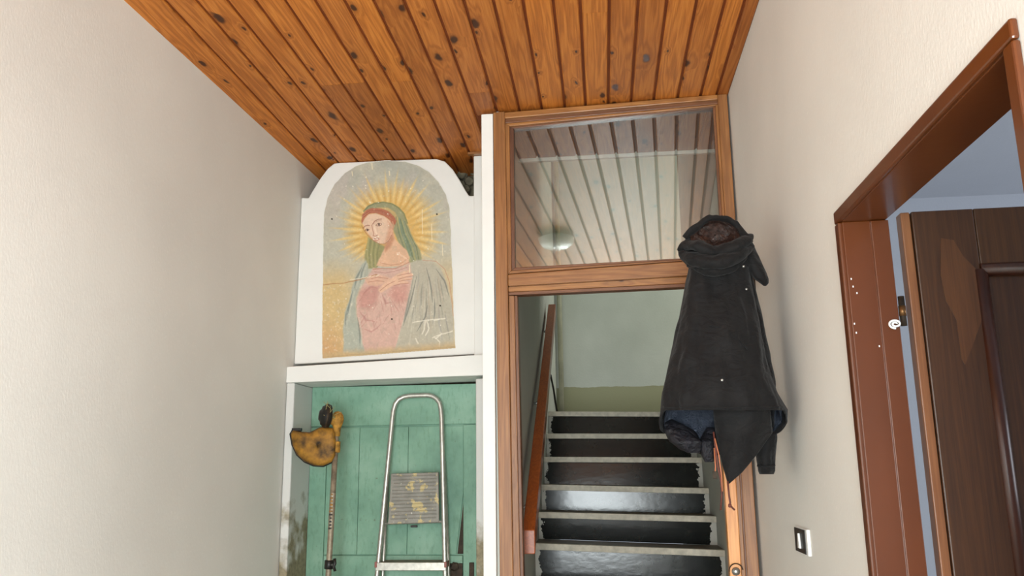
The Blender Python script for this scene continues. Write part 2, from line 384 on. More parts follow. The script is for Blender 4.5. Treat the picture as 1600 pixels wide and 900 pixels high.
# short wooden ceiling behind the transom
e0, e1 = PZ(805, 253, 3.05), PZ(1104, 234, 3.05)
yb = (e0[1] + e1[1]) / 2
sc_ = struct(MB().box(SX0, SX1, 3.57, yb - .02, 3.06, 3.16), 'ceiling_stair', 'stair_ceiling_pine', 'short brown boarded ceiling behind the transom window', 'ceiling')
MB().box(SX0 + .002, SX1 - .002, yb - .02, yb, 3.033, 3.18).build('edge_strip', 'white_paint', sc_)
for i in range(10):
    w = (SX1 - SX0) / 10; a = SX0 + i * w
    MB().slab([(a + .004, 3.575, 3.06), (a + .004, 3.575, 3.054), (a + .008, 3.575, 3.05), (a + w - .008, 3.575, 3.05), (a + w - .004, 3.575, 3.054), (a + w - .004, 3.575, 3.06)], (0, yb - .025 - 3.575, 0)).build('board', 'stair_ceiling_pine', sc_)
struct(MB().box(-.6, .8, yb - .02, yb + .1, 3.18, SZT), 'wall_upper_front', 'plaster_stair', 'wall above the stair opening', 'wall')

# side room
struct(MB().box(XR + WT, 3.6, 3.62, 3.74, 0, 2.7), 'wall_side_room_far', 'plaster_room', 'pale bluish wall behind the open brown door', 'wall')
struct(MB().box(XR + WT, 3.6, -.1, 3.62, 2.57, 2.7), 'ceiling_side_room', 'plaster_room', 'pale bluish ceiling of the side room', 'ceiling')
struct(MB().box(XR + WT, 3.6, -.2, -.1, 0, 2.7), 'wall_side_room_near', 'plaster_room', 'near wall of the side room', 'wall')
mb = MB().box(3.5, 3.6, -.1, .9, 0, 2.57).box(3.5, 3.6, 2.3, 3.62, 0, 2.57).box(3.5, 3.6, .9, 2.3, 0, .8).box(3.5, 3.6, .9, 2.3, 2.2, 2.57)
struct(mb, 'wall_side_room_window', 'plaster_room', 'window wall of the side room', 'wall')

# ------------------------------------------------------------------ stair partition
def pq(mb, pts, off, depth):
    return mb.slab([PP(x, y, off) for x, y in pts], NP * depth)
def yt(x): return 178.6 + (x - 788.6) * (150.0 - 178.6) / (1120.0 - 788.6)       # underside line of the ceiling on the partition
T1 = thing('trim_1', PP(960, 900) * np.array([1, 1, 0]), 'brown wooden door frame with transom at the foot of the stairs', 'door frame', 'structure')
def floor_pt(p): q = np.array(p); q[2] = 0; return q
def post(name, tl, tr, br, bl, mat, off, depth, bevel=.003):
    P = [PP(*tl, off), PP(*tr, off), PP(*br, off), PP(*bl, off)]
    def ext(a, b): return a + (b - a) * (a[2] / (a[2] - b[2]))
    P[2] = ext(P[1], P[2]); P[3] = ext(P[0], P[3])
    return MB().slab(P, NP * depth).build(name, mat, T1, bevel)
post('post', (770.5, 175.5), (788.6, 174), (801.7, 900), (781, 900), 'frame_pine', 0, .08)
post('post', (1121, 147.5), (1136, 146.5), (1187, 900), (1168, 900), 'frame_pine', 0, .08)
# head beam and moulding
pq(MB(), [(788.6, 175.5), (1121, 147.5), (1121.4, 155), (788.8, 185)], 0.0, .07).build('head', 'frame_pine_rail', T1, .003)
pq(MB(), [(788.8, 185.5), (1121.2, 155.5), (1121.6, 162), (789, 192.5)], .012, .05).build('head_moulding', 'frame_pine_dark_rail', T1, .002)
# transom rail, lower rail
pq(MB(), [(793.6, 428.5), (1136.5, 403), (1138, 427), (794, 447)], -.006, .08).build('rail', 'frame_pine_rail', T1, .004)
pq(MB(), [(794.2, 448), (1140, 428.5), (1141, 439), (794.5, 456)], .014, .05).build('rail_moulding', 'frame_pine_rail', T1, .002)
pq(MB(), [(794.5, 456.5), (1141, 439.5), (1142, 445), (794.8, 461.5)], .022, .05).build('rail_stop', 'frame_pine_dark_rail', T1, .002)
# inner jambs of the opening
post('jamb', (795, 462), (803.5, 462), (812.5, 900), (801.9, 900), 'frame_pine', .012, .06, .002)
post('jamb_stop', (803.6, 462), (808.4, 462), (818, 900), (812.6, 900), 'frame_pine_dark', .024, .05, .002)
post('jamb', (1137, 445), (1141, 445), (1169.5, 900), (1165.5, 900), 'frame_pine_dark', .006, .05, .001)
post('jamb_stop', (1131, 445), (1136.8, 445), (1165.3, 900), (1159, 900), 'frame_pine', .014, .05, .002)
post('jamb_liner', (1112, 445), (1130.8, 445), (1158.8, 900), (1141, 900), 'jamb_lit_pine', .022, .06, .002)
c = PP(1150, 893, .014)
kh = MB().lathe([(.001, -.004), (.014, -.004), (.016, 0), (.014, .004), (.012, .004), (.011, .008), (.001, .008)], c, -NP, 20).build('latch_rosette', 'steel', T1, smooth=True)
MB().tube([c + np.array([math.cos(a) * .026, -.006, math.sin(a) * .026 + .004]) for a in np.linspace(.1, 3.3, 14)], .0022, 6).build('ring', 'old_iron', kh, smooth=True)
# transom window
T2 = thing('window_1', PP(960, 410) * np.array([1, 1, 1]), 'glazed transom window above the stair doorway reflecting the ceiling boards', 'window', 'structure')
gl_, gr_ = (802, 200), (1114, 168)
G = [(802.5, 201), (1114, 168), (1128, 400), (804.5, 418)]
O = [(789, 193), (1121.8, 162.5), (1136.5, 402.5), (793.4, 428)]
Mi = [tuple(np.array(g) * .5 + np.array(o) * .5) for g, o in zip(G, O)]
for i in range(4):
    j = (i + 1) % 4; ax = '' if i % 2 else '_rail'
    pq(MB(), [O[i], O[j], Mi[j], Mi[i]], .018, .04).build('sash_frame', 'frame_pine' + ax, T2, .002)
    pq(MB(), [Mi[i], Mi[j], G[j], G[i]], .030, .035).build('glazing_bead', 'frame_pine_dark' + ax, T2, .002)
pq(MB(), Mi, .050, .004).build('pane', 'pane_glass', T2)
# white plaster end of the stair wall
mb = MB().slab([PP(752, 178.5), PP(770, 177.5), PP(770, 177.5) * [1, 1, 0], PP(752, 178.5) * [1, 1, 0]], NP * .05)
struct(mb, 'trim_2', 'white_paint', 'tall narrow white strip beside the wooden door frame', 'trim', bevel=.003)

# ------------------------------------------------------------------ staircase
ST = thing('stairs', (.11, 3.6, 0), 'black painted stairs with pale stone nosings', 'stairs', 'structure')
lines = [((837.5, 849), (1128, 860)), ((841.5, 800), (1115, 807)), ((845.6, 757), (1106, 763)), ((849.2, 714), (1095.5, 715)), ((852.8, 677.6), (1080, 678)), ((855.8, 643), (1076, 644))]
steps = []
for k, (l, r_) in enumerate(lines):
    D = 4.8 + .28 * k
    zl, zr = PY(*l, D)[2], PY(*r_, D)[2]
    steps.append((D, zl + (zl - zr) * .0, zr))
low = [(4.8 - .24 * (5 - j), steps[0][1] * (j + 1) / 6, steps[0][2] * (j + 1) / 6) for j in range(5)]
steps = low + steps
for k, (D, zl, zr) in enumerate(steps):
    Dn = steps[k + 1][0] if k + 1 < len(steps) else SYB
    pl, pr = (steps[k - 1][1], steps[k - 1][2]) if k else (0, 0)
    a, b_ = SX0 + .001, SX1 - .001; th = .034
    def hexa(y0, y1, l0, l1, r0, r1): return MB().slab([(a, y0, l0), (b_, y0, r0), (b_, y0, r1), (a, y0, l1)], (0, y1 - y0, 0))
    tilt = [.001, .013, -.001, -.016, -.018, -.020][(k - 5) % 6]
    MB().slab([(a, D + .02 + tilt, pl), (b_, D + .02 + tilt, pr), (b_, D + .02, zr - th), (a, D + .02, zl - th)], (0, .03, 0)).build('riser', 'riser_paint', ST)
    tr = hexa(D + .03, Dn + (.02 if k + 1 < len(steps) else 0), zl - th, zl, zr - th, zr).build('tread', 'tread_dirty', ST)
    hexa(D, D + .03, zl - th, zl + .001, zr - th, zr + .001).build('nosing', 'nosing_stone', tr, .003)
zt = steps[-1][1]
struct(MB().box(SX1 - .001, 2.2, 6.05, SYB, zt - .1, zt), 'floor_landing', 'tread_dirty', 'floor of the upper landing corridor', 'floor')
# dark joint in the top riser
# handrail
HR = thing('handrail', (SX0, 4.9, 1.8), 'reddish brown wooden plank handrail on the stair wall', 'handrail')
p0, p1 = np.array([-.335, 3.72, 1.14]), np.array([-.352, 6.15, 2.60])
pa, pb = PX(819.6, 853, -.352), PX(858.4, 490, -.385)
d_ = (p1 - p0) / np.linalg.norm(p1 - p0)
zz = np.cross([1, 0, 0], d_); zz /= np.linalg.norm(zz)
def railcut(c): return [c + np.array([sx * .027, 0, 0]) + sz * .05 * np.array([0, 0, 1.0]) for sx, sz in ((-1,-1),(1,-1),(1,1),(-1,1))]
MB().rings([railcut(p0), railcut(p1)]).build('rail', 'handrail_wood', HR, .004)
for tt in (.12, .5, .9):
    c = p0 + (p1 - p0) * tt
    MB().tube([c + [-.015, 0, -.02], [SX0 + .012, c[1], c[2] - .05], [SX0 - .002, c[1], c[2] - .05]], .008, 8).build('bracket', 'steel', HR, smooth=True)
# corner pipe and cable on the landing wall
pp = MB().tube([(SX0 + .045, SYB - .03, zt), (SX0 + .045, SYB - .03, 4.9)], .022, 12)
tag(pp.build('wall_pipe', 'pipe_cream', smooth=True), 'cream painted pipe running up the corner behind the handrail', 'pipe')
c0 = PX(842, 612, SX0 + .004); c1 = PX(866, 632, SX0 + .02)
cb = MB().tube([(SX0 + .005, SYB - .9, zt + .30), (SX0 + .006, SYB - .55, zt + .22), (SX0 + .012, SYB - .2, zt + .05), (SX0 + .07, SYB - .1, zt + .012), (SX0 + .16, SYB - .06, zt + .008)], .008, 6)
tag(cb.build('cable', 'black_plastic', smooth=True), 'dark cable lying in the corner of the top step', 'cable')

# ------------------------------------------------------------------ niche wall: fresco slab, lintel, jambs, green door
FY = 4.05
out = [(459, 569), (462, 500), (466, 309), (482, 309), (487, 300), (500, 279), (512, 263), (522, 255), (533, 252.5), (610, 250.5), (682, 248), (695, 252), (707, 264), (718, 281), (727, 297), (733, 306), (742, 305.5), (746, 400), (748, 553)]
slab_pts = [PY(x, y, FY) for x, y in out]
slab_pts = [np.array([max(p[0], XL(FY) + .002), p[1], min(p[2], ZC - .002)]) for p in slab_pts]
FR = thing('fresco', (-1.05, FY, slab_pts[0][2]), 'arched wall fresco of a veiled praying woman with golden rays in a white border', 'fresco')
MB().slab(slab_pts, (0, .2, 0)).build('plaster_border', 'white_paint', FR, .006)

# --- the painting: colours worked out stroke by stroke on a fine vertex grid
def paint():
    SSX, SSY = 480, 680
    ax = np.linspace(-10, 1165, SSX); ay = np.linspace(-10, 1680, SSY)   # painting units (0.1888 photo pixels)
    X, Y = np.meshgrid(ax, ay)
    rng = np.random.default_rng(3)
    def vnoise(sx, sy, seed):
        g = np.random.default_rng(seed).random((int(sy) + 3, int(sx) + 3))
        u = (X + 10) / 1175 * sx; v = (Y + 10) / 1690 * sy
        i, j = u.astype(int), v.astype(int); fu, fv = u - i, v - j
        fu = fu * fu * (3 - 2 * fu); fv = fv * fv * (3 - 2 * fv)
        return (g[j, i] * (1 - fu) + g[j, i + 1] * fu) * (1 - fv) + (g[j + 1, i] * (1 - fu) + g[j + 1, i + 1] * fu) * fv
    def fbm(sx, sy, seed, o=4):
        s_, a_, t_ = 0, 1, 0
        for k in range(o): s_ = s_ + a_ * vnoise(sx * 2**k, sy * 2**k, seed + k); t_ += a_; a_ *= .55
        return s_ / t_
    wobx = (fbm(14, 20, 50) - .5) * 22; woby = (fbm(14, 20, 60) - .5) * 22
    C = np.zeros(X.shape + (3,))
    def c3(c): return np.array(c, float)
    def blend(mask, c, a=1.0):
        mk = np.clip(mask * a, 0, 1)[..., None]; C[:] = C * (1 - mk) + c3(c) * mk
    def sm(e0, e1, x): t_ = np.clip((x - e0) / (e1 - e0), 0, 1); return t_ * t_ * (3 - 2 * t_)
    def segd(p, q, wx=0):
        px, py = X + wobx * wx, Y + woby * wx
        dx, dy = q[0] - p[0], q[1] - p[1]; L = dx * dx + dy * dy + 1e-9
        t_ = np.clip(((px - p[0]) * dx + (py - p[1]) * dy) / L, 0, 1)
        return np.hypot(px - p[0] - t_ * dx, py - p[1] - t_ * dy), t_
    def poly(pts, soft=10, wob=.6):
        px, py = X + wobx * wob, Y + woby * wob
        inside = np.zeros(X.shape, bool); dist = np.full(X.shape, 1e9)
        n = len(pts)
        for i in range(n):
            (x0, y0), (x1, y1) = pts[i], pts[(i + 1) % n]
            cond = ((y0 > py) != (y1 > py)) & (px < (x1 - x0) * (py - y0) / (y1 - y0 + 1e-9) + x0)
            inside ^= cond
            dist = np.minimum(dist, segd(pts[i], pts[(i + 1) % n], wob)[0])
        return sm(-soft, soft, np.where(inside, dist, -dist))
    def stroke(pts, w, c, a=.8, soft=4, wob=.3, taper=False):
        n = len(pts) - 1
        best = np.full(X.shape, 1e9)
        for i in range(n):
            d, t_ = segd(pts[i], pts[i + 1], wob)
            ww = 1.0
            if taper: s_ = (i + t_) / n; ww = .25 + .75 * np.sin(np.pi * np.clip(s_, .02, .98))
            best = np.minimum(best, d / ww)
        blend(1 - sm(w / 2 - soft / 2, w / 2 + soft / 2 + .1, best), c, a)
    # ground
    n1, n2, n3 = fbm(6, 9, 1), fbm(30, 42, 11), fbm(90, 130, 21, 2)
    C[:] = c3((190, 187, 170))
    blend(sm(.35, .65, n1) * sm(500, 0, Y), (170, 172, 162), .8)
    blend(sm(.5, .75, fbm(9, 7, 5)) * sm(900, 200, Y), (196, 184, 178), .55)
    blend(sm(760, 1080, Y + 160 * (n1 - .5)) * sm(420, 150, X), (212, 180, 122), .9)
    blend(sm(1250, 1600, Y) * sm(320, 60, X), (206, 158, 110), .8)
    blend(sm(700, 1000, Y) * sm(820, 1080, X), (212, 186, 140), .75)
    # halo and rays
    cx, cy = 575, 590
    rr = np.hypot(X - cx, (Y - cy) * .96); th = np.arctan2(Y - cy, X - cx)
    ray_ = .5 + .5 * np.sin(th * 34 + 2.5 * (vnoise(5, 7, 31) - .5)) ; ray2 = .5 + .5 * np.sin(th * 57 + 1.3)
    reach = 430 + 70 * ray_ * ray2 + 70 * (n1 - .5)
    halo = sm(1.0, .58, rr / reach) * sm(900, 720, Y)
    blend(halo, (222, 184, 112), .95)
    blend(halo * sm(.55, .95, ray_) * sm(180, 260, rr), (238, 208, 140), .75)
    blend(halo * sm(.62, 1.0, 1 - ray_) * sm(170, 250, rr), (206, 156, 82), .75)
    blend(halo * sm(300, 200, rr), (216, 168, 88), .55)
    blend(sm(.62, 1.0, ray_ * ray2) * sm(540, 420, rr) * sm(900, 700, Y), (226, 198, 132), .5)
    # veil behind the neck, left and right
    veil = (150, 150, 114)
    blend(poly([(395, 640), (430, 660), (500, 700), (545, 720), (500, 830), (470, 900), (380, 900), (372, 800), (385, 720)], 9), (150, 146, 100))
    for q in range(6): stroke([(400 + q * 18, 650 + q * 8), (392 + q * 16, 780), (400 + q * 15, 885)], 7, (112, 118, 82) if q % 2 else (182, 176, 120), .55)
    blend(poly([(362, 420), (395, 385), (450, 358), (520, 350), (590, 362), (650, 396), (690, 440), (715, 510), (748, 600), (790, 680), (826, 750), (842, 810), (838, 850), (740, 850), (720, 760), (650, 690), (600, 560), (560, 450), (440, 410)], 8), veil)
    blend(poly([(470, 395), (560, 392), (620, 430), (650, 490), (640, 560), (625, 480), (580, 430)], 7), (206, 172, 112), .85)
    blend(poly([(655, 470), (685, 520), (710, 610), (760, 700), (770, 800), (735, 790), (690, 700), (655, 600)], 8), (118, 136, 112), .8)
    for q in range(7):
        stroke([(630 + q * 12, 470 + q * 6), (650 + q * 14, 600), (690 + q * 18, 720), (735 + q * 14, 830)], 8, [(96, 112, 86), (176, 168, 108), (126, 142, 120)][q % 3], .6)
    stroke([(362, 425), (400, 385), (455, 358), (520, 349), (590, 360), (650, 395), (695, 445), (722, 520)], 12, (104, 116, 82), .7)
    # neck
    blend(poly([(600, 560), (618, 650), (660, 700), (722, 750), (745, 810), (735, 860), (640, 880), (520, 885), (465, 878), (480, 840), (515, 760), (545, 705), (560, 640)], 8), (222, 178, 146))
    blend(poly([(560, 650), (600, 600), (612, 660), (585, 720), (540, 760), (530, 720)], 16), (186, 128, 98), .75)
    stroke([(500, 850), (580, 870), (660, 860), (730, 815)], 7, (190, 132, 104), .6)
    stroke([(640, 770), (690, 800), (720, 820)], 14, (236, 204, 176), .6)
    # hair
    blend(poly([(342, 500), (352, 450), (385, 415), (440, 398), (510, 402), (570, 425), (612, 465), (635, 500), (622, 535), (596, 528), (570, 490), (530, 460), (460, 440), (405, 448), (372, 480), (350, 530)], 6), (176, 104, 80))
    for q in range(4): stroke([(360, 470 - q * 9 + 12), (420, 425 - q * 7 + 14), (510, 420 - q * 5 + 16), (600, 490 - q * 5)], 4, (132, 66, 50) if q % 2 else (206, 138, 108), .6)
    # face
    blend(poly([(352, 520), (372, 480), (405, 450), (460, 442), (530, 462), (572, 495), (598, 535), (600, 590), (585, 640), (560, 675), (528, 694), (492, 694), (452, 672), (412, 632), (378, 585)], 6), (228, 194, 168))
    blend(poly([(560, 500), (600, 535), (600, 600), (575, 660), (530, 694), (548, 640), (566, 570)], 18), (204, 142, 112), .7)
    blend(poly([(372, 590), (420, 640), (470, 682), (440, 668), (395, 618)], 8), (196, 140, 116), .6)
    stroke([(600, 510), (612, 545), (600, 575)], 12, (206, 150, 118), .8)
    stroke([(345, 540), (362, 580), (395, 625), (440, 668), (492, 698), (535, 694), (570, 668), (592, 620)], 4, (152, 84, 68), .65)
    dk = (96, 56, 48)
    stroke([(358, 566), (372, 548), (395, 541), (410, 545)], 6, (150, 88, 72), .8)
    stroke([(436, 530), (452, 506), (480, 491), (508, 488)], 7, (150, 88, 72), .8)
    stroke([(372, 582), (388, 570), (406, 576), (395, 588), (376, 586)], 4, dk, .8)
    stroke([(462, 540), (480, 522), (505, 522), (512, 534), (490, 546), (466, 543)], 4, dk, .8)
    stroke([(392, 576), (393, 583)], 12, (70, 50, 44), .9)
    stroke([(487, 529), (488, 537)], 14, (70, 50, 44), .9)
    stroke([(462, 512), (485, 502), (508, 503)], 4, (178, 122, 100), .7)
    stroke([(428, 538), (436, 575), (444, 610), (438, 626), (456, 632), (476, 620)], 5, (158, 96, 78), .8)
    stroke([(450, 545), (460, 590), (468, 612)], 12, (240, 214, 192), .7)
    stroke([(446, 652), (464, 646), (486, 652)], 6, (150, 74, 66), .85)
    stroke([(452, 662), (470, 668), (488, 660)], 7, (194, 116, 102), .8)
    stroke([(462, 682), (490, 680)], 6, (196, 146, 122), .6)
    # dress
    dress = (210, 172, 158)
    blend(poly([(398, 960), (440, 895), (520, 905), (620, 895), (700, 876), (748, 850), (770, 930), (748, 1060), (722, 1200), (690, 1330), (650, 1470), (620, 1580), (360, 1590), (335, 1420), (306, 1280), (302, 1150), (345, 1050)], 10), dress)
    blend(poly([(320, 1090), (420, 1040), (500, 1040), (470, 1180), (400, 1240), (330, 1220)], 30), (194, 132, 122), .6)
    blend(poly([(600, 1040), (730, 1020), (715, 1160), (640, 1190), (560, 1120)], 30), (200, 138, 126), .6)
    for q in range(40):
        x0, y0 = rng.uniform(320, 700), rng.uniform(1040, 1420); a = rng.uniform(.9, 2.0)
        L = rng.uniform(50, 130); kx = rng.uniform(-40, 40)
        stroke([(x0, y0), (x0 + math.cos(a) * L / 2 + kx * .5, y0 + math.sin(a) * L / 2), (x0 + math.cos(a) * L + kx, y0 + math.sin(a) * L)], rng.uniform(5, 11), [(178, 120, 114), (226, 190, 176), (190, 138, 130)][q % 3], .42, 9, 1.0, taper=True)
    for (p, q_, r0) in [((350, 1120), (420, 1050), (480, 1060)), ((530, 1130), (540, 1190), (590, 1180)), ((330, 1250), (380, 1330), (470, 1340)), ((360, 1400), (430, 1430), (500, 1360))]:
        stroke([p, q_, r0], 14, (168, 108, 104), .4, 14, 1.2, taper=True)
    stroke([(440, 905), (520, 898), (620, 900), (740, 845)], 9, (188, 128, 110), .7)
    stroke([(450, 925), (540, 935), (620, 920), (720, 890)], 6, (170, 120, 116), .6)
    # robe
    robe = (184, 178, 160)
    blend(poly([(748, 855), (800, 832), (860, 828), (930, 850), (1000, 900), (1045, 1010), (1085, 1150), (1105, 1300), (1112, 1600), (610, 1600), (660, 1440), (705, 1290), (740, 1130), (768, 980)], 9), robe)
    blend(poly([(382, 828), (345, 870), (300, 950), (262, 1060), (240, 1160), (205, 1260), (190, 1400), (195, 1600), (372, 1600), (330, 1430), (300, 1270), (296, 1140), (330, 1050), (395, 950), (400, 880)], 9), (172, 176, 162))
    for q in range(46):
        x0 = rng.uniform(700, 1060); t0 = (x0 - 700) / 360
        y0 = rng.uniform(900, 1300); xe = 640 + t0 * 470; y1 = y0 + rng.uniform(120, 330)
        f0, f1 = (y0 - 850) / 750, (y1 - 850) / 750
        top = 790 + t0 * 180
        xa, xb = top + (xe - top) * f0, top + (xe - top) * min(f1, 1)
        stroke([(xa, y0), ((xa + xb) / 2 + rng.uniform(-6, 6), (y0 + y1) / 2), (xb, min(y1, 1590))], rng.uniform(6, 15), [(136, 136, 128), (204, 200, 184), (156, 152, 148), (184, 170, 150)][q % 4], .55, 7, taper=True)
    for pts in ([(880, 890), (905, 980), (925, 1080), (930, 1180)], [(800, 960), (765, 1120), (720, 1270), (690, 1370)], [(960, 900), (1030, 1000), (1070, 1130)], [(890, 1200), (870, 1300), (800, 1420)], [(945, 1150), (950, 1260), (935, 1350)]):
        stroke(pts, 11, (110, 112, 108), .7, 8, taper=True)
    for pts in ([(345, 890), (300, 980), (285, 1060)], [(270, 1080), (240, 1200), (225, 1320)], [(310, 1300), (330, 1440), (330, 1540)], [(250, 1180), (215, 1280), (208, 1380)], [(378, 850), (345, 930), (330, 1010)]):
        stroke(pts, 13, (112, 122, 118), .65, 9, taper=True); stroke([(x + 16, y + 6) for x, y in pts], 8, (202, 202, 184), .5, 7)
    # hands crossed on the breast
    skin = (226, 184, 156)
    blend(poly([(485, 1075), (520, 1030), (580, 985), (640, 945), (690, 920), (735, 910), (752, 925), (700, 945), (768, 938), (775, 952), (715, 972), (765, 978), (760, 992), (700, 998), (738, 1012), (725, 1022), (660, 1022), (600, 1040), (540, 1078), (505, 1100)], 6, .3), skin)
    blend(poly([(370, 985), (420, 958), (490, 950), (550, 962), (590, 985), (520, 1025), (470, 1045), (400, 1035)], 8), (220, 176, 150), .9)
    for pts in ([(640, 960), (690, 945), (750, 935)], [(650, 985), (710, 968), (768, 958)], [(650, 1003), (705, 994), (758, 986)], [(500, 1080), (560, 1030), (620, 1000)], [(610, 1040), (660, 1026), (730, 1020)], [(420, 985), (480, 970), (560, 980)], [(400, 1010), (470, 1000), (530, 1005)]):
        stroke(pts, 5, (170, 106, 90), .65)
    # age: plaster showing through, scratches, crack, nail holes
    blend(sm(.66, .80, n3) * sm(.5, .7, n2), (226, 218, 200), .22)
    blend(sm(.62, .75, fbm(46, 60, 77, 3)), (170, 158, 138), .18)
    blend(sm(.70, .76, fbm(80, 110, 78, 2)) * sm(1000, 1100, Y) * sm(300, 100, X), (236, 226, 204), .45)
    stroke([(28, 1034), (110, 1022), (200, 1018), (262, 1004), (330, 990), (400, 968), (470, 948)], 7, (176, 120, 78), .8, 4)
    for q in range(7): stroke([(250 + q * 36, 992 - q * 5), (285 + q * 34, 986 - q * 6)], rng.uniform(5, 11), (236, 222, 198), .75)
    stroke([(850, 830), (960, 838), (1030, 900), (1070, 1010), (1088, 1130), (1105, 1290)], 5, (190, 120, 98), .6, 4)
    for pts in ([(770, 1345), (850, 1330), (930, 1322), (1040, 1312)], [(870, 1330), (860, 1400), (840, 1440)], [(880, 1330), (900, 1390), (870, 1450)], [(930, 1470), (1020, 1440), (1095, 1415)], [(950, 1470), (990, 1510), (985, 1550)], [(790, 1480), (810, 1520)], [(940, 1330), (990, 1318)], [(1000, 1440), (960, 1480)]):
        stroke(pts, 10, (232, 226, 210), .8, 6, .8)
    for (x, y0, y1, w) in ((845, 410, 610, 6), (922, 530, 660, 6), (740, 870, 930, 9), (265, 95, 130, 8), (430, 30, 75, 9), (572, 95, 125, 10), (1012, 700, 790, 6)):
        stroke([(x, y0), (x + 4, y1)], w, (240, 226, 192), .8, 3, .2)
    for q in range(46):
        x, y = rng.uniform(50, 1070), rng.uniform(60, 1520); stroke([(x, y), (x + rng.uniform(-4, 4), y + rng.uniform(-5, 5))], rng.uniform(4, 9), (240, 234, 220), .8, 3, .2)
    for x, y in ((455, 640), (470, 652), (440, 655), (478, 630), (410, 350), (640, 780)): stroke([(x, y), (x + 6, y + 4)], 9, (244, 232, 214), .9, 3)
    for x, y in ((98, 488), (967, 448), (594, 1316), (994, 1205)): stroke([(x, y), (x + 1, y + 1)], 13, (34, 28, 24), 1.0, 3, 0)
    # tan foot of the wall painting
    foot = 1628 - (X / 1165) * 92
    blend(sm(-60, 6, Y - foot + 30 * (n2 - .5)), (196, 168, 124), .85)
    stroke([(0, 1634), (580, 1588), (1165, 1540)], 6, (160, 130, 92), .35)
    C[:] = C * (.96 + .08 * n3[..., None]) * (.96 + .08 * n2[..., None])
    C[:] = C * .90 + .10 * c3((216, 206, 188))
    # outline of the painted field
    arch = [(22, 1640), (18, 1400), (24, 1000), (30, 640), (36, 430), (62, 315), (120, 200), (205, 108), (300, 50), (400, 20), (560, 8), (700, 15), (800, 45), (900, 100), (980, 185), (1042, 290), (1070, 400), (1082, 620), (1092, 900), (1106, 1250), (1118, 1548), (1118, 1570)]
    mask = poly(arch, 6, .5)
    # ragged edge where whitewash overlaps the paint
    white = c3((236, 234, 226))
    rag = sm(.25, .75, mask + (n3 - .5) * .3)
    C[:] = white * (1 - rag[..., None]) + C * rag[..., None]
    keep = mask > .02
    botm = Y < (1650 - X * .082)
    return X, Y, np.clip(C, 0, 255), keep & botm
PXg, PYg, COL, KEEP = paint()
nr, nc = PXg.shape
px = 500 + .1888 * PXg; py = 250 + .1888 * PYg
dirs = np.stack([px - 800, py - 450, np.full(px.shape, F)], -1) @ R
pos = EYE + dirs * ((FY - .0035) / dirs[..., 1:2])
idx = np.arange(nr * nc).reshape(nr, nc)
kq = KEEP[:-1, :-1] & KEEP[1:, :-1] & KEEP[:-1, 1:] & KEEP[1:, 1:] & (pos[:-1, :-1, 2] < ZC - .003)
quads = np.stack([idx[1:, :-1][kq], idx[1:, 1:][kq], idx[:-1, 1:][kq], idx[:-1, :-1][kq]], -1)
used = np.unique(quads); remap = np.full(nr * nc, -1); remap[used] = np.arange(len(used))
V = pos.reshape(-1, 3)[used]; fo = V.mean(0); V = V - fo
me = bpy.data.meshes.new('painting')
me.vertices.add(len(V)); me.vertices.foreach_set('co', V.astype(np.float32).ravel())
q = remap[quads].astype(np.int32)
me.loops.add(q.size); me.loops.foreach_set('vertex_index', q.ravel())
me.polygons.add(len(q)); me.polygons.foreach_set('loop_start', np.arange(0, q.size, 4, dtype=np.int32))
try: me.polygons.foreach_set('loop_total', np.full(len(q), 4, dtype=np.int32))
except Exception: pass
me.update(calc_edges=True)
ca = me.color_attributes.new('paint', 'FLOAT_COLOR', 'POINT')
lin = COL.reshape(-1, 3)[used] / 255; lin = np.where(lin <= .04045, lin / 12.92, ((lin + .055) / 1.055) ** 2.4)
ca.data.foreach_set('color', np.concatenate([lin, np.ones((len(lin), 1))], 1).astype(np.float32).ravel())
t = NT('fresco_paint'); at_ = t.node('ShaderNodeAttribute', attribute_name='paint'); t.set(at_.outputs['Color'], .85, spec=.2)
t.bump(t.noise(t.coord('World'), 120, 4), .25, .002)
me.materials.append(MAT['fresco_paint'])
po = bpy.data.objects.new('painting', me); col.objects.link(po); po.parent = FR; po.location = fo - ORG[FR.name]
po['label'] = 'faded painting of a veiled woman with crossed hands'

# lintel beam, jambs
BY = 3.96
bl, br_ = PY(447, 573, BY), PY(757, 553, BY); b2l, b2r = PY(447, 598, BY), PY(757, 586, BY)
mb = MB().slab([(XL(BY) + .001, BY, bl[2]), (-.507, BY, br_[2]), (-.507, BY, b2r[2]), (XL(BY) + .001, BY, b2l[2])], (0, .09, 0))
mb.slab([(XL(4.05) + .001, 4.05, bl[2] - .02), (-.507, 4.05, br_[2] - .02), (-.507, 4.05, b2r[2]), (XL(4.05) + .001, 4.05, b2l[2])], (0, .2, 0))
struct(mb, 'trim_3', 'white_paint', 'white lintel beam between fresco and green door', 'beam', bevel=.004)
jl = PY(460, 597, BY)[0]; jr = PY(743, 600, BY)[0]
zl_ = b2l[2] - .001
mb = MB().box(XL(BY) + .004, jl, BY + .004, 4.35, 0, min(b2l[2], b2r[2]) - .001)
struct(mb, 'trim_4', 'plaster_jamb', 'left plaster jamb of the green door with damp stains', 'jamb', bevel=.006)
mb = MB().box(jr, -.507, BY + .004, 4.35, 0, min(b2l[2], b2r[2]) - .001)
struct(mb, 'trim_5', 'plaster_jamb', 'right plaster jamb of the green door', 'jamb', bevel=.006)
sx = PY(740, 237, 4.03)
mb = MB().box(sx[0], -.507, 4.03, 4.34, br_[2], ZC - .012)
struct(mb, 'trim_6', 'white_paint', 'white pier between fresco and stair wall', 'pier', bevel=.004)
a, b_ = PZ(727, 231, ZC - .006), PZ(755, 231, ZC - .006)
mb = MB().slab([(a[0], 4.0, ZC - .012), (-.507, 4.0, ZC - .012), (-.507, 4.0, ZC - .001), (a[0], 4.0, ZC - .001)], (0, .03, 0))
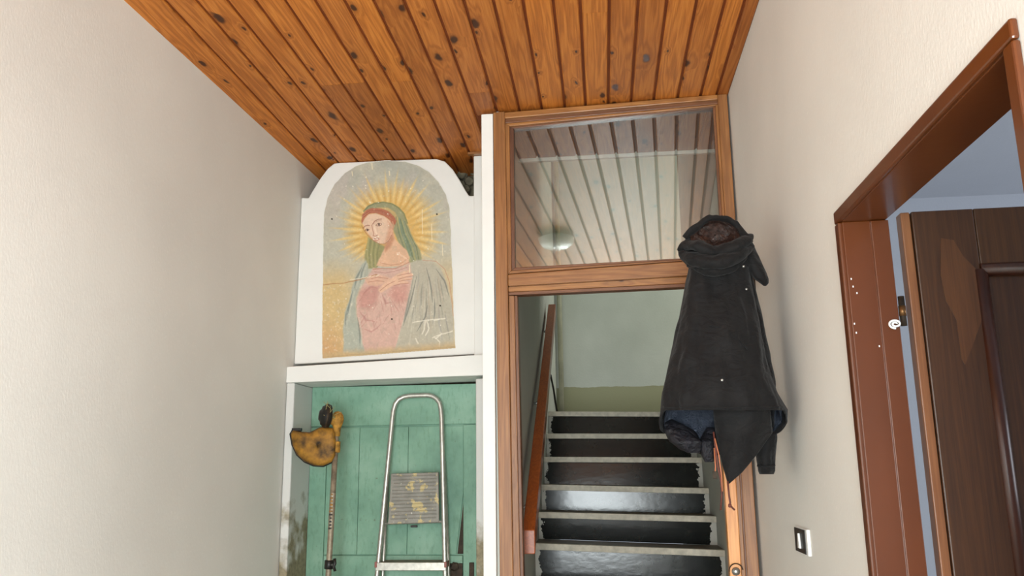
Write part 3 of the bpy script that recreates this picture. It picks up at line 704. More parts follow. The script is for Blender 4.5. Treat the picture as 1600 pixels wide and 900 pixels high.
struct(mb, 'trim_7', 'frame_pine_rail', 'short wooden lath under the ceiling by the white strip', 'lath')
# gap filler stones in the recess at the right of the fresco
for i, (x, y, r0) in enumerate([(722, 272, .035), (733, 283, .03), (728, 296, .03), (738, 266, .03), (716, 262, .03)]):
    p = PY(x, y, 4.33)
    mb = MB().lathe([(.001, -r0), (r0 * .7, -r0 * .7), (r0, 0), (r0 * .75, r0 * .6), (.001, r0 * .8)], p, (random.uniform(-.4, .4), -1, random.uniform(-.4, .4)), 8)
    o = mb.build('stone', 'stone_rough', bpy.data.objects['wall_front'], smooth=False)

# green door
GY = 4.22
GD = thing('door_1', (-1.05, GY, 0), 'worn green painted plank door behind the step ladder', 'door', 'structure')
gl0 = PY(487, 608, GY); gr0 = PY(743, 595, GY)
gx0, gx1 = jl + .002, jr - .002
def gz(px_, py_): return PY(px_, py_, GY)[2]
ztop = (gl0[2] + gr0[2]) / 2 - .002
zr1 = gz(600, 666); zr2 = gz(600, 868); zr3 = gz(600, 905)
MB().box(gx0, gx1, GY + .012, GY + .05, .01, ztop).build('backing_board', 'green_paint', GD)
xs = [PY(x, 750, GY)[0] for x in (509, 560, 637, 716)]
stl, str_ = xs[0], PY(724, 750, GY)[0]
MB().box(gx0, gx1, GY - .006, GY + .014, zr1 + .004, ztop - .001).build('top_rail', 'green_paint', GD, .003)
MB().box(gx0, stl, GY - .004, GY + .014, .02, zr1).build('stile', 'green_paint', GD, .003)
MB().box(str_, gx1, GY - .004, GY + .014, .02, zr1).build('stile', 'green_paint', GD, .003)
MB().box(stl + .003, str_ - .003, GY - .006, GY + .014, zr2 - .13, zr2).build('mid_rail', 'green_paint', GD, .003)
MB().box(stl + .003, str_ - .003, GY - .006, GY + .014, .02, .2).build('bottom_rail', 'green_paint', GD, .003)
edges = [stl, xs[1], xs[2], str_]
for i in range(3):
    a, b_ = edges[i] + .0008, edges[i + 1] - .0008
    if i < 2: MB().box(a, b_, GY + .003, GY + .014, zr2 + .004, zr1 - .004).build('plank', 'green_paint', GD, .002)
    else:   # last plank has split away along a slant
        x1 = PY(718, 860, GY)[0]
        MB().slab([(a, GY + .003, zr2 + .004), (x1 - .018, GY + .003, zr2 + .004), (b_, GY + .003, gz(722, 770)), (b_, GY + .003, zr1 - .004), (a, GY + .003, zr1 - .004)], (0, .011, 0)).build('plank', 'green_paint', GD, .002)
        MB().slab([(x1 - .012, GY + .009, zr2 + .006), (b_ + .001, GY + .009, zr2 + .006), (b_ + .001, GY + .009, gz(722, 780))], (0, .004, 0)).build('split_gap_shade', 'old_iron', GD)  # dark sheet standing in for the shade inside the split
    MB().box(a, b_, GY + .003, GY + .014, .205, zr2 - .135).build('plank', 'green_paint', GD, .002)
p = PY(712, 884, GY - .006)
lt = MB().box(p[0] - .03, p[0] + .035, GY - .014, GY - .006, p[2] - .055, p[2] + .012).build('latch_plate', 'old_iron', GD, .002)
MB().tube([PY(x, y, GY - .022) for x, y in ((704, 886), (708, 879), (714, 880), (716, 888), (710, 892), (705, 890))], .003, 6).build('latch_ring', 'old_iron', lt, smooth=True)
p = PY(737, 889, GY - .006)
MB().box(p[0] - .012, p[0] + .012, GY - .012, GY - .003, p[2] - .04, p[2] + .03).build('keep', 'old_iron', GD, .002)

# ------------------------------------------------------------------ step ladder
LD = thing('step_ladder', (-.98, 3.95, 0), 'folded aluminium step ladder with round top bow leaning before the green door', 'ladder')
def ly(z): return 4.165 - (1.82 - z) * .075      # lean of the front frame
def LP(px_, py_, off=0):
    D = 4.1
    for _ in range(4): D = ly(PY(px_, py_, D)[2]) + off
    return PY(px_, py_, D)
def down(a, b): # continue a leg to the floor
    s_ = (a[2] - .012) / (a[2] - b[2]); return a + (b - a) * s_
fl = [LP(x, y) for x, y in ((613, 655), (592, 870))]; frr = [LP(x, y) for x, y in ((690, 655), (695, 870))]
bow = [LP(x, y) for x, y in ((613, 655), (614.5, 642), (617.5, 631), (623, 624), (631, 620), (640, 618.5), (655, 617.8), (668, 617.5), (676, 619), (682.5, 623.5), (687, 630), (689, 641), (690, 655))]
path = [down(*fl), fl[1]] + bow + [frr[1], down(*frr)]
MB().tube(path, .0125, 10).build('front_frame', 'aluminium', LD, smooth=True)
for side, (x0, y0, x1, y1) in (('l', (606, 745, 598, 900)), ('r', (694, 720, 701, 900))):
    a, b_ = LP(x0, y0, .035), LP(x1, y1, .055)
    MB().tube([a, b_, down(a, b_)], .0085, 8).build('rear_leg', 'aluminium', LD, smooth=True)
# folded upper platform
q4 = [LP(x, y, -.006) for x, y in ((611, 740), (685, 738), (686, 816), (606, 819))]
pl_ = MB().slab(q4, (0, .012, 0)).build('platform', 'step_plate', LD, .003)
for i in range(13):
    u = (i + .8) / 14.2
    a = q4[0] + (q4[3] - q4[0]) * u; b_ = q4[1] + (q4[2] - q4[1]) * u
    a, b_ = a + (b_ - a) * .05, b_ - (b_ - a) * .05
    MB().tube([a + [0, -.001, 0], b_ + [0, -.001, 0]], .0032, 6).build('rib', 'step_plate', pl_)
MB().tube([LP(602, 818, .004), LP(692, 815, .004)], .006, 8).build('hinge_rod', 'aluminium', LD, smooth=True)
p = LP(647, 820, .004); MB().box(p[0] - .016, p[0] + .016, p[1] - .008, p[1] + .008, p[2] - .012, p[2] - .002).build('catch', 'black_plastic', LD, .002)
# treads
tz = LP(640, 882)[2]
def sidex(z, s_):
    L = fl if s_ < 0 else frr; u = (z - L[0][2]) / (L[1][2] - L[0][2]); return (L[0] + (L[1] - L[0]) * u)[0]
zs = [tz] + [tz - .235 * k for k in range(1, 5)]
for z in zs:
    if z < .06: continue
    xa, xb = sidex(z, -1) - .008, sidex(z, 1) + .008; y = ly(z)
    tr = MB().box(xa + .006, xb - .006, y - .012, y + .12, z - .004, z + .010).build('tread', 'tread_plate', LD, .002)
    MB().box(xa, xb, y - .019, y - .011, z - .026, z + .011).build('tread_lip', 'aluminium', tr, .002)
    for x in (xa + .002, xb - .002): MB().box(x - .006, x + .006, y - .022, y + .05, z - .012, z + .014).build('end_cap', 'red_plastic', tr, .002)
for pth in (path[0], path[-1]):
    MB().lathe([(.001, 0), (.016, 0), (.015, .04), (.011, .045)], (pth[0], pth[1], 0), (0, 0, 1), 12).build('rubber_foot', 'black_plastic', LD, smooth=True)

# ------------------------------------------------------------------ brush cutter
BC = thing('brush_cutter', (-1.38, 3.9, 0), 'old brush cutter with dirty yellow guard stood upside down against the green door', 'brush cutter')
def BP(x, y, D=3.88): return PY(x, y, D)
top = BP(526, 668); s1 = BP(513, 900, 3.90)
bot = s1 + (top - s1) * (-(s1[2] - .3) / (top[2] - s1[2]))
MB().tube([bot, s1, top], .0135, 12).build('shaft', 'shaft_metal', BC, smooth=True)
# warning sticker on the shaft
sa, sb = BP(519.3, 770, 3.89), BP(515.2, 828, 3.89)
def on_shaft(z): return s1 + (top - s1) * ((z - s1[2]) / (top[2] - s1[2]))
za, zb = sa[2], sb[2]
st = MB().tube([on_shaft(za), on_shaft(zb)], .0142, 12, caps=False).build('sticker', 'shaft_metal', BC, smooth=True)
for k in range(11):
    z = za + (zb - za) * (k + .5) / 11; c = on_shaft(z); w = random.uniform(.004, .008)
    MB().box(c[0] - w, c[0] + w, c[1] - .0152, c[1] - .013, z - .0035 * random.uniform(.6, 1.3), z + .0035).build('sticker_print', 'guard_yellow' if k < 6 else 'black_plastic', st)
# gear head
gh = BP(527, 662)
MB().lathe([(.001, -.06), (.016, -.058), (.018, -.02), (.026, 0), (.03, .02), (.026, .04), (.014, .055), (.001, .058)], gh, top - s1, 14).build('gear_head', 'gear_rust', BC, smooth=True)
MB().lathe([(.019, -.03), (.022, -.028), (.022, .02), (.019, .022)], on_shaft(BP(523, 697)[2]), top - s1, 14).build('guard_clamp', 'gear_rust', BC, bevel=.002)
hd = np.array([-.86, -.45, .1]); hd /= np.linalg.norm(hd)
c = BP(510, 650, 3.86)
MB().tube([gh, c], .02, 10).build('output_shaft', 'gear_rust', BC, smooth=True)
sp = MB().lathe([(.001, -.022), (.04, -.022), (.054, -.016), (.056, .0), (.052, .012), (.046, .016), (.044, .022), (.03, .026), (.022, .034), (.001, .036)], c, hd, 24).build('line_spool', 'black_plastic', BC, smooth=True)
MB().lathe([(.047, .008), (.0575, .006), (.0575, -.004), (.047, -.006)], c, hd, 24).build('spool_rim', 'old_iron', sp, smooth=True)
for k in range(7):
    a = np.array([c[0] + random.uniform(-.02, .05), c[1], c[2] + random.uniform(-.02, .05)])
    MB().tube([gh + [0, -.02, .02], a + [.03 * k / 7, -.04, .0], a + [random.uniform(-.02, .06), -.05, random.uniform(.01, .05)]], .0012, 5).build('grass_strand', 'string_green', BC)
# guard: curved dished plate
gp = [(519, 669), (523, 674), (525, 690), (524, 712), (518, 722), (505, 728), (490, 727), (476, 721), (464, 710), (457, 695), (454, 678), (457, 672), (470, 675), (484, 676), (500, 668), (507, 667)]
cxg, cyg = 497, 697
mb = MB(); rings = []
for s_, dd in ((1.0, 3.88), (.96, 3.858), (.85, 3.848), (.6, 3.845), (.3, 3.843), (.02, 3.843)):
    rings.append([PY(cxg + (x - cxg) * s_, cyg + (y - cyg) * s_, dd) for x, y in gp])
mb.rings(rings, caps=False)
n_ = len(gp); mb.f.append(tuple(range(5 * n_, 6 * n_)))
gd = mb.build('guard', 'guard_yellow', BC, smooth=True, solid=.004)
rim = [PY(x, y, 3.878) for x, y in gp[3:13]]
MB().tube(rim, .006, 8).build('guard_rim', 'black_plastic', gd, smooth=True)
p = PY(464, 671, 3.87); MB().box(p[0] - .022, p[0] + .022, p[1] - .012, p[1] + .012, p[2] - .008, p[2] + .006).build('line_cutter', 'black_plastic', gd, .002)
# handle clamp low on the shaft
p = on_shaft(BP(514, 882, 3.9)[2])
hc = MB().lathe([(.015, -.02), (.021, -.018), (.021, .018), (.015, .02)], p, top - s1, 12).build('clamp', 'black_plastic', BC, smooth=True)
MB().tube([p + [.015, -.01, 0], p + [.035, -.02, .0]], .005, 8).build('bolt', 'steel', hc)
MB().tube([p + [.036, -.02, -.026], p + [.030, -.024, -.006], p + [.036, -.024, .006], p + [.032, -.02, .028]], .007, 8).build('wing_knob', 'black_plastic', hc, smooth=True)
# engine resting on the floor
e = bot.copy()
MB().lathe([(.001, -.30), (.075, -.29), (.095, -.25), (.1, -.15), (.085, -.08), (.05, -.04), (.022, .02), (.016, .06)], e, (0, 0, 1), 20).build('engine_housing', 'guard_yellow', BC, smooth=True)
MB().box(e[0] + .05, e[0] + .15, e[1] - .05, e[1] + .05, .03, .16).build('fuel_tank', 'white_plastic', BC, .015)

# ------------------------------------------------------------------ brown doorway in the right wall
T8 = thing('trim_8', (XR, 1.6, 0), 'glossy brown painted door casing in the right wall', 'door frame', 'structure')
cas = .012; cw = .033
oy0, oy1, oz = dy0 - cw, dy1 + cw, dzt + cw
# jamb boards
MB().box(XR - .002, XR + WT + .0, dy1, dy1 + .02, 0, dzt).build('jamb', 'casing_paint', T8, .002)
MB().box(XR - .002, XR + WT + .0, dy0 - .02, dy0, 0, dzt).build('jamb', 'casing_paint', T8, .002)
MB().box(XR - .002, XR + WT + .0, dy0 - .02, dy1 + .02, dzt, dzt + .02).build('head_jamb', 'casing_paint', T8, .002)
# door stop strips
MB().box(XR + .062, XR + WT + .004, dy1 - .006, dy1 + .004, 0, dzt - .001).build('stop', 'casing_paint', T8, .002)
# casing on the wall face
MB().box(XR - cas, XR, dy1 + .001, oy1, 0, dzt).build('casing', 'casing_paint', T8, .004)
MB().box(XR - cas, XR, oy0, dy0 - .001, 0, dzt).build('casing', 'casing_paint', T8, .004)
MB().slab([(XR - cas, oy0, dzt + .001), (XR - cas, oy1, dzt + .001), (XR - cas, oy1, oz), (XR - cas, oy0, oz)], (cas, 0, 0)).build('head_casing', 'casing_paint', T8, .004)
for x, y in ((1330, 436), (1333, 448), (1339, 458), (1335, 506), (1374, 541), (1338, 520)):
    p = PY(x, y, dy1 - .0012); MB().box(p[0] - .0012, p[0] + .0014, dy1 - .0014, dy1 + .001, p[2] - .0018, p[2] + .0024).build('paint_chip', 'white_plastic', T8)
# hinge and cord end
hp = PY(1410, 486, dy1 - .002)
hg = MB().tube([hp + [0, 0, -.035], hp + [0, 0, .035]], .0075, 10).build('hinge', 'old_iron', T8, smooth=True)
MB().tube([hp + [0, 0, -.012], hp + [0, 0, .012]], .0085, 10).build('hinge_knuckle', 'brass_dark', hg, smooth=True)
cp = PY(1399, 506, dy1 - .013)
sw = MB().tube([cp + np.array([math.cos(a) * (.003 + .0011 * a), 0, math.sin(a) * (.002 + .0008 * a)]) for a in np.linspace(0, 11, 44)], .0026, 6)
tag(sw.build('cord_coil', 'white_plastic', smooth=True), 'small white coiled cord end on the brown jamb by the hinge', 'cord')
# the open door leaf
DL = thing('door_2', (.73, 2.04, 0), 'dark brown panelled wooden door standing open into the side room', 'door', 'structure')
lx0 = .733; lw = .84; lt_ = .04; LYa = 2.03; rotd = math.radians(1.5)
def leaf(x, y, z): # leaf coordinates to world; y = depth behind the face
    return np.array([lx0 + x * math.cos(rotd) + y * math.sin(rotd), LYa - x * math.sin(rotd) + y * math.cos(rotd), z])
def lbox(x0, x1, y0, y1, z0, z1):
    return MB().slab([leaf(x0, y0, z0), leaf(x1, y0, z0), leaf(x1, y0, z1), leaf(x0, y0, z1)], leaf(0, y1, 0) - leaf(0, y0, 0))
lz = 2.045; sw_ = .165; pt = 1.895
lbox(0, .022, .004, lt_, .01, lz).build('edge_strip', 'door_veneer_light', DL, .003)
lbox(.024, sw_, 0, lt_, .01, lz).build('stile', 'door_veneer', DL, .003)
lbox(lw - sw_, lw, 0, lt_, .01, lz).build('stile', 'door_veneer', DL, .003)
lbox(sw_ + .0005, lw - sw_ - .0005, 0, lt_, pt, lz).build('top_rail', 'door_veneer', DL, .003)
lbox(sw_ + .0005, lw - sw_ - .0005, 0, lt_, .85, 1.0).build('mid_rail', 'door_veneer', DL, .003)
lbox(sw_ + .0005, lw - sw_ - .0005, 0, lt_, .01, .2).build('bottom_rail', 'door_veneer', DL, .003)
for z0, z1 in ((1.0, pt), (.2, .85)):
    pn = lbox(sw_, lw - sw_, .014, .03, z0, z1).build('panel', 'door_veneer', DL)
    r0 = .016
    for a0, b0 in (((sw_, z0), (sw_, z1)), ((lw - sw_, z0), (lw - sw_, z1)), ((sw_, z0), (lw - sw_, z0)), ((sw_, z1), (lw - sw_, z1))):
        MB().tube([leaf(a0[0], .006, a0[1]), leaf(b0[0], .006, b0[1])], r0, 12).build('moulding', 'door_moulding', pn, smooth=True)
# peeled veneer patch
vp = [(1470, 372), (1490, 375), (1505, 400), (1525, 420), (1535, 445), (1534, 500), (1520, 540), (1508, 570), (1502, 560), (1495, 500), (1478, 470), (1470, 430)]
vq = [PY(x, y, LYa - .0165 if False else LYa - .006) for x, y in vp]
def on_leaf(px_, py_, d=.0012):
    n = np.array([math.sin(rotd), math.cos(rotd), 0]); w = ray(px_, py_); c_ = n @ (leaf(0, -d, 0) - EYE * [1, 1, 0]); return EYE + w * (c_ / (n @ w))
wood('veneer_patch', [(72, 42, 18), (90, 54, 25), (102, 63, 30)], 0, .6, .32, .3, axis=2)
MB().slab([on_leaf(x, y) for x, y in vp], (0, .001, 0)).build('veneer_patch', 'veneer_patch', DL)
p = leaf(lw - .06, 0, 1.05)
hn = MB().lathe([(.001, -.001), (.02, -.001), (.022, .006), (.01, .012), (.009, .04), (.001, .042)], p, (0, -1, 0), 16).build('door_handle', 'brass_dark', DL, smooth=True)

# ------------------------------------------------------------------ light switch
w4 = [PX(x, y, XR - .006) for x, y in ((1243.5, 822.5), (1262, 827), (1265, 869), (1247.5, 862.5))]
ys = sorted([w4[0][1], w4[1][1]]); zt_, zb_ = (w4[0][2] + w4[1][2]) / 2, (w4[2][2] + w4[3][2]) / 2
SW = thing('light_switch', (XR, sum(ys) / 2, zb_), 'black and white light switch on the right wall below the coat', 'switch')
MB().box(XR - .010, XR, ys[0], ys[1], zb_, zt_).build('plate', 'white_plastic', SW, .002)
ins = MB().box(XR - .0125, XR - .009, ys[0] + .020, ys[1] - .001, zb_ + .003, zt_ - .003).build('black_insert', 'black_plastic', SW, .001)
ym, zm = sum(ys) / 2 + .006, (zt_ + zb_) / 2
MB().slab([(XR - .0125, ym - .012, zm - .022), (XR - .0125, ym + .012, zm - .022), (XR - .0125, ym + .003, zm + .022), (XR - .0125, ym - .003, zm + .022)], (-.006, 0, 0)).build('toggle', 'white_plastic', SW, .001)

# ------------------------------------------------------------------ ceiling lamp behind the photographer, mirrored in the transom
LM = thing('ceiling_lamp', (-.44, 1.5, ZC), 'frosted glass bowl ceiling lamp mirrored in the transom window', 'lamp')
MB().lathe([(.001, 0), (.06, 0), (.06, -.02), (.05, -.03), (.001, -.03)], (-.44, 1.5, ZC), (0, 0, 1), 24).build('ceiling_plate', 'steel', LM, smooth=False)
MB().lathe([(.001, -.105), (.05, -.102), (.09, -.088), (.118, -.062), (.125, -.03), (.128, -.026), (.121, -.028), (.112, -.058), (.085, -.082), (.048, -.095), (.001, -.098)], (-.44, 1.5, ZC), (0, 0, 1), 32).build('glass_bowl', 'lamp_glass', LM, smooth=True)

# ------------------------------------------------------------------ coat on its hook
HK = thing('coat_hook', (XR, 3.22, 2.1), 'iron coat hook on the right wall hidden under the coat hood', 'hook')
MB().box(XR - .008, XR, 3.19, 3.25, 2.10, 2.22).build('plate', 'old_iron', HK, .002)
MB().tube([(XR - .006, 3.22, 2.13), (.56, 3.18, 2.13), (.47, 2.93, 2.13), (.45, 2.89, 2.14), (.445, 2.878, 2.165)], .007, 8).build('arm', 'old_iron', HK, smooth=True)

CT = thing('hooded_coat', (.37, 2.68, 1.40), 'black hooded coat hanging from a hook in front of the stair doorway', 'coat')
def fold(p, amp, fx=9, fz=3.2, seed=0):
    a = noise.fractal(Vector((p[0] * fx + seed, p[1] * fx, p[2] * fz)), 1.0, 2.0, 3)
    b2 = noise.noise(Vector((p[0] * 26 + seed, p[1] * 26, p[2] * 14)))
    return amp * (a + .35 * b2)
def interp(tab, y):
    ys_ = [r_[0] for r_ in tab]; return [float(np.interp(y, ys_, [r_[k] for r_ in tab])) for k in range(1, len(tab[0]))]
def loft(tab, y0, y1, ny, nt, amp=.006, seed=0, ybot=None, power=2.4, fx=9, fz=3.2, caps=True, shrink=0, arc=(0, 2 * math.pi)):
    """tube whose outline at photo row y spans L..R, centred at depth D with half thickness th"""
    full = abs(arc[1] - arc[0] - 2 * math.pi) < 1e-6
    rings = []
    for i in range(ny + 1):
        s_ = i / ny; ring = []
        for k in range(nt if full else nt + 1):
            th_ = arc[0] + (arc[1] - arc[0]) * k / nt
            cs, sn = math.cos(th_), math.sin(th_)
            yb_ = ybot(th_) if ybot else y1
            y = y0 + s_ * (yb_ - y0)
            L, R_, D, t_ = interp(tab, y)
            e_ = 2 / power
            ux = math.copysign(abs(cs) ** e_, cs); uy = math.copysign(abs(sn) ** e_, sn)
            hw = (R_ - L) / 2 - shrink
            p = PY((L + R_) / 2 + hw * ux, y, D - (t_ - shrink * .002) * uy)
            nrm = np.array([cs, -sn, 0])
            p = p + nrm * fold(p, amp, fx, fz, seed) * min(1, .25 + 1.2 * abs(sn))
            p[0] = min(p[0], XR - .006)
            ring.append(p)
        rings.append(ring)
    mb = MB()
    if full: mb.rings(rings, caps)
    else:
        n = len(rings[0]); vs = [p for q_ in rings for p in q_]
        mb.add(vs, [(i * n + k, (i + 1) * n + k, (i + 1) * n + k + 1, i * n + k + 1) for i in range(ny) for k in range(n - 1)])
    return mb
body_tab = [(398, 1092, 1160, 2.70, .05), (415, 1081, 1171, 2.70, .075), (440, 1074, 1175, 2.70, .09), (480, 1065, 1182, 2.69, .105), (520, 1056, 1189, 2.68, .115), (560, 1048, 1196, 2.67, .125),
            (590, 1042, 1204, 2.66, .13), (615, 1036, 1215, 2.66, .135), (640, 1033, 1229, 2.66, .14), (660, 1030, 1229, 2.66, .13), (680, 1034, 1218, 2.66, .115), (700, 1050, 1200, 2.66, .10), (730, 1075, 1170, 2.66, .06)]
def body_bot(th_):
    sn, cs = math.sin(th_), math.cos(th_)
    if sn >= .0:
        w = min(1, sn / .35); side = 668 if cs < 0 else 662
        return 641 * w + side * (1 - w)
    w = min(1, -sn / .7); side = 668 if cs < 0 else 662
    return (700 + 12 * math.sin(3 * th_ + .5)) * w + side * (1 - w)
loft(body_tab, 398, 640, 90, 150, .020, 1.3, body_bot, caps=False, fx=12, fz=2.6).build('coat_body', 'coat_cloth', CT, smooth=True, solid=.003)
loft(body_tab, 520, 640, 44, 120, .012, 5.1, lambda a: body_bot(a) - 3, caps=False, shrink=7.5, fx=22, fz=14).build('lining', 'coat_lining', CT, smooth=True)
# hem stitching
hem = []
for th_ in np.linspace(.30, math.pi - .30, 40):
    y = 636; L, R_, D, t_ = interp(body_tab, y); e_ = 2 / 2.4; cs, sn = math.cos(th_), math.sin(th_)
    p = PY((L + R_) / 2 + (R_ - L) / 2 * math.copysign(abs(cs) ** e_, cs), y, D - t_ * sn ** e_)
    p = p + np.array([cs, -sn, 0]) * (fold(p, .020, 12, 2.6, 1.3) * min(1, .25 + 1.2 * sn) + .0015); hem.append(p)
MB().tube(hem, .0028, 6).build('hem_edge', 'coat_cloth', CT, smooth=True)
# hood: back dome, concave inside, draped rolls
hood_tab = [(337, 1112, 1128, 2.70, .012), (341, 1103, 1141, 2.70, .03), (348, 1094, 1152, 2.70, .05), (358, 1083, 1162, 2.70, .068), (370, 1074, 1170, 2.70, .08), (382, 1066, 1176, 2.70, .085), (394, 1060, 1178, 2.70, .085), (405, 1063, 1176, 2.70, .08), (416, 1074, 1172, 2.70, .07), (428, 1084, 1166, 2.70, .05)]
def hood_mesh():
    mb = loft(hood_tab, 337, 428, 60, 110, .014, 8.7, fx=14, fz=11)
    c_ = PY(1115, 366, 2.62)
    out_ = []
    for v in mb.v:           # push the front of the hood in: its opening faces the viewer
        v = np.array(v); pr = R @ (v - EYE); x_, y_ = 800 + F * pr[0] / pr[2], 450 + F * pr[1] / pr[2]
        r_ = math.hypot((x_ - 1117) / 40, (y_ - 368) / 24)
        if v[1] < 2.70 and r_ < 1: v[1] += .085 * (1 - r_ ** 3)
        out_.append(tuple(v))
    mb.v = out_; return mb
hood = hood_mesh().build('hood', 'coat_cloth', CT, smooth=True)
mb = MB(); rings = []
for i in range(26):
    r_ = 1.02 - i / 25.5
    ring = []
    for k in range(72):
        a = 2 * math.pi * k / 72
        x_, y_ = 1117 + 38 * r_ * math.cos(a), 368 + 23 * r_ * math.sin(a)
        L, R_, D, t_ = interp(hood_tab, y_)
        u = abs((x_ - (L + R_) / 2) / ((R_ - L) / 2)); fr = D - t_ * max(0, 1 - min(u, 1) ** 2.4) ** (1 / 2.4)
        d = fr + .075 * (1 - r_ ** 3) - .012
        p = PY(x_, y_, d); p[1] += fold(p, .014, 30, 24, 2.2); ring.append(p)
    rings.append(ring)
mb.rings(rings, caps=False).build('hood_lining', 'hood_lining', hood, smooth=True)
def roll(pts, rs, name, par, flat=.8, amp=.009, seed=0, n=14, mat='coat_cloth'):
    P = np.array(pts, float); m_ = 40; u = np.linspace(0, len(P) - 1, m_)
    # Catmull-Rom through the given points
    path = []
    for q_ in u:
        i = min(int(q_), len(P) - 2); f_ = q_ - i
        p0_, p1_, p2_, p3_ = P[max(i - 1, 0)], P[i], P[i + 1], P[min(i + 2, len(P) - 1)]
        path.append(.5 * ((2 * p1_) + (-p0_ + p2_) * f_ + (2 * p0_ - 5 * p1_ + 4 * p2_ - p3_) * f_**2 + (-p0_ + 3 * p1_ - 3 * p2_ + p3_) * f_**3))
    rr = np.interp(u, range(len(rs)), rs).tolist()
    mb = MB().tube([PY(x, y, d) for x, y, d in path], rr, n, flat=flat)
    mb.v = [tuple(np.array(v) + np.array([.3, -1, .5]) * fold(v, amp, 24, 24, seed) + np.array([0, -1, 0]) * fold(v, amp * 1.6, 11, 17, seed + 3)) for v in mb.v]
    return mb.build(name, mat, par, smooth=True)
roll([(1062, 392, 2.66), (1074, 382, 2.64), (1092, 386, 2.605), (1116, 392, 2.59), (1142, 388, 2.60), (1163, 378, 2.63), (1172, 368, 2.67)], [.012, .022, .026, .024, .024, .022, .012], 'hood_roll', hood, seed=1)
roll([(1064, 398, 2.66), (1082, 405, 2.62), (1104, 409, 2.595), (1130, 408, 2.59), (1154, 398, 2.61), (1174, 384, 2.65)], [.014, .026, .030, .030, .028, .014], 'hood_roll', hood, seed=4)
roll([(1076, 414, 2.65), (1096, 421, 2.62), (1118, 423, 2.60), (1144, 416, 2.61), (1164, 402, 2.64)], [.010, .020, .022, .020, .010], 'hood_roll', hood, seed=9)
roll([(1070, 372, 2.68), (1084, 358, 2.66), (1104, 345, 2.665), (1122, 341, 2.665), (1144, 347, 2.66), (1160, 362, 2.65), (1172, 380, 2.65)], [.012, .015, .012, .010, .013, .016, .014], 'hood_brim', hood, seed=13)
# flap of the hood / shoulder sticking out to the right
flap_tab = [(352, 1146, 1158, 2.72, .02), (365, 1152, 1168, 2.71, .045), (380, 1158, 1176, 2.70, .05), (395, 1162, 1183, 2.69, .05), (410, 1165, 1190, 2.68, .045), (425, 1170, 1197, 2.68, .04), (436, 1178, 1201, 2.68, .033), (443, 1188, 1201, 2.68, .02), (447, 1193, 1197, 2.68, .008)]
loft(flap_tab, 352, 447, 40, 50, .006, 17, fx=16, fz=10).build('shoulder_flap', 'coat_cloth', CT, smooth=True)
# sleeve hanging behind on the right
slv = [(430, 1150, 1176, 2.76, .035), (520, 1164, 1196, 2.77, .05), (600, 1170, 1212, 2.77, .055), (680, 1176, 1214, 2.76, .052), (722, 1182, 1212, 2.76, .048), (738, 1184, 1211, 2.76, .045), (741, 1186, 1209, 2.76, .04)]
slo = loft(slv, 430, 741, 60, 50, .008, 23, fx=14, fz=9).build('sleeve', 'coat_cloth', CT, smooth=True)
MB().tube([PY(x, y, 2.712) for x, y in ((1183, 727), (1190, 729), (1198, 729.5), (1206, 728), (1211, 726))], .004, 6).build('cuff_strap', 'coat_cloth', slo, smooth=True)
# left sleeve bunched inside the left of the hem
slv2 = [(655, 1040, 1050, 2.74, .02), (662, 1037, 1066, 2.72, .04), (672, 1037, 1084, 2.70, .05), (690, 1046, 1098, 2.68, .05), (702, 1062, 1096, 2.68, .035), (708, 1078, 1092, 2.68, .02)]
loft(slv2, 655, 708, 36, 50, .014, 31, fx=22, fz=16).build('sleeve', 'coat_puffer', CT, smooth=True)
slv3 = [(668, 1104, 1126, 2.72, .02), (690, 1092, 1122, 2.69, .03), (712, 1096, 1118, 2.68, .025), (722, 1101, 1115, 2.68, .015)]
loft(slv3, 668, 722, 24, 40, .008, 37, fx=18, fz=12).build('inner_facing', 'coat_puffer', CT, smooth=True)
# front flap hanging to a point
def flapmesh(pts_top, pts_bot, D0, D1, nx, ny, amp, seed):
    mb = MB(); vs = []
    for i in range(ny + 1):
        f_ = i / ny
        for k in range(nx + 1):
            g_ = k / nx
            tx, ty = np.interp(g_, np.linspace(0, 1, len(pts_top)), [p[0] for p in pts_top]), np.interp(g_, np.linspace(0, 1, len(pts_top)), [p[1] for p in pts_top])
            bx, by = np.interp(g_, np.linspace(0, 1, len(pts_bot)), [p[0] for p in pts_bot]), np.interp(g_, np.linspace(0, 1, len(pts_bot)), [p[1] for p in pts_bot])
            p = PY(tx + (bx - tx) * f_, ty + (by - ty) * f_, D0 + (D1 - D0) * f_ + .03 * (2 * g_ - 1) ** 2)
            p[1] -= fold(p, amp, 14, 7, seed); p[0] = min(p[0], XR - .01); vs.append(p)
    mb.add(vs, [(i * (nx + 1) + k, (i + 1) * (nx + 1) + k, (i + 1) * (nx + 1) + k + 1, i * (nx + 1) + k + 1) for i in range(ny) for k in range(nx)])
    return mb
flapmesh([(1114, 632), (1150, 632), (1180, 632), (1203, 640)], [(1118, 672), (1130, 728), (1138, 757), (1158, 739), (1182, 710), (1207, 675)], 2.565, 2.60, 40, 30, .008, 41).build('front_flap', 'coat_cloth', CT, smooth=True, solid=.004)
MB().tube([(.40, 2.79, 2.15), (.43, 2.84, 2.166), (.449, 2.887, 2.161), (.452, 2.868, 2.16), (.43, 2.82, 2.155), (.41, 2.785, 2.14)], .0025, 6).build('hanging_loop', 'coat_cloth', CT, smooth=True)
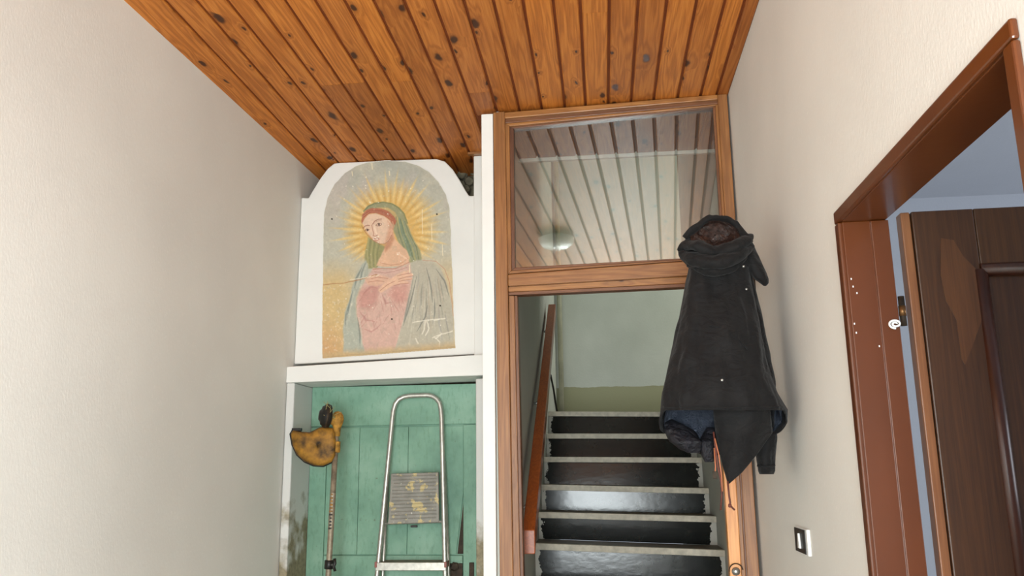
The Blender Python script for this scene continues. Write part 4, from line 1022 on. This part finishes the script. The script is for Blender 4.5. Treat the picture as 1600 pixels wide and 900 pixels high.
# draw cords
def cord(name, pts, r0, mat):
    return MB().tube([PY(*p) for p in pts], r0, 6).build(name, mat, CT, smooth=True)
cord('draw_cord', [(1137, 752, 2.58), (1139, 772, 2.58), (1141, 786, 2.58), (1139, 791, 2.58), (1143, 792, 2.58), (1148, 797, 2.58)], .0028, 'cord_brown')
MB().lathe([(.001, -.006), (.005, -.004), (.005, .004), (.001, .006)], PY(1140.5, 790, 2.58), (0, 0, 1), 10).build('cord_knot', 'cord_brown', CT, smooth=True)
cord('draw_cord', [(1115, 675, 2.60), (1118, 700, 2.60), (1121, 725, 2.60), (1126, 750, 2.60), (1128, 770, 2.60), (1126, 797, 2.60)], .0028, 'cord_brown')
cord('draw_cord', [(1117, 685, 2.595), (1123, 710, 2.595), (1127, 740, 2.595), (1129, 768, 2.595)], .0022, 'cord_tan')
cord('zip_pull', [(1116, 700, 2.60), (1118, 730, 2.60), (1117, 742, 2.60)], .0022, 'cord_tan')
MB().box(*[v for a_, b_ in zip(PY(1114, 748, 2.602), PY(1120, 736, 2.598)) for v in sorted((a_, b_))]).build('cord_lock', 'old_iron', CT, .001)
# snap buttons
for x, y in ((1161.5, 416.5), (1166, 452), (1128, 594), (1143, 391)):
    L, R_, D, t_ = interp(body_tab, max(y, 400)); e_ = min(.98, abs((x - (L + R_) / 2) / ((R_ - L) / 2)))
    d = D - t_ * (1 - e_ ** 2.4) ** (1 / 2.4) - .008
    if y < 430: d = 2.60
    MB().lathe([(.001, 0), (.0042, .001), (.0046, .003), (.002, .005), (.001, .005)], PY(x, y, d), (0, -1, 0), 10).build('snap_button', 'steel', CT, smooth=True)
# pocket welt line
wl = []
for x, y in ((1108, 508), (1125, 512), (1140, 520), (1155, 532), (1168, 546)):
    L, R_, D, t_ = interp(body_tab, y); e_ = abs((x - (L + R_) / 2) / ((R_ - L) / 2))
    p = PY(x, y, D - t_ * (1 - e_ ** 2.4) ** (1 / 2.4)); p[1] -= .004; wl.append(p)
MB().tube(wl, .004, 6, flat=.5).build('pocket_welt', 'coat_cloth', CT, smooth=True)
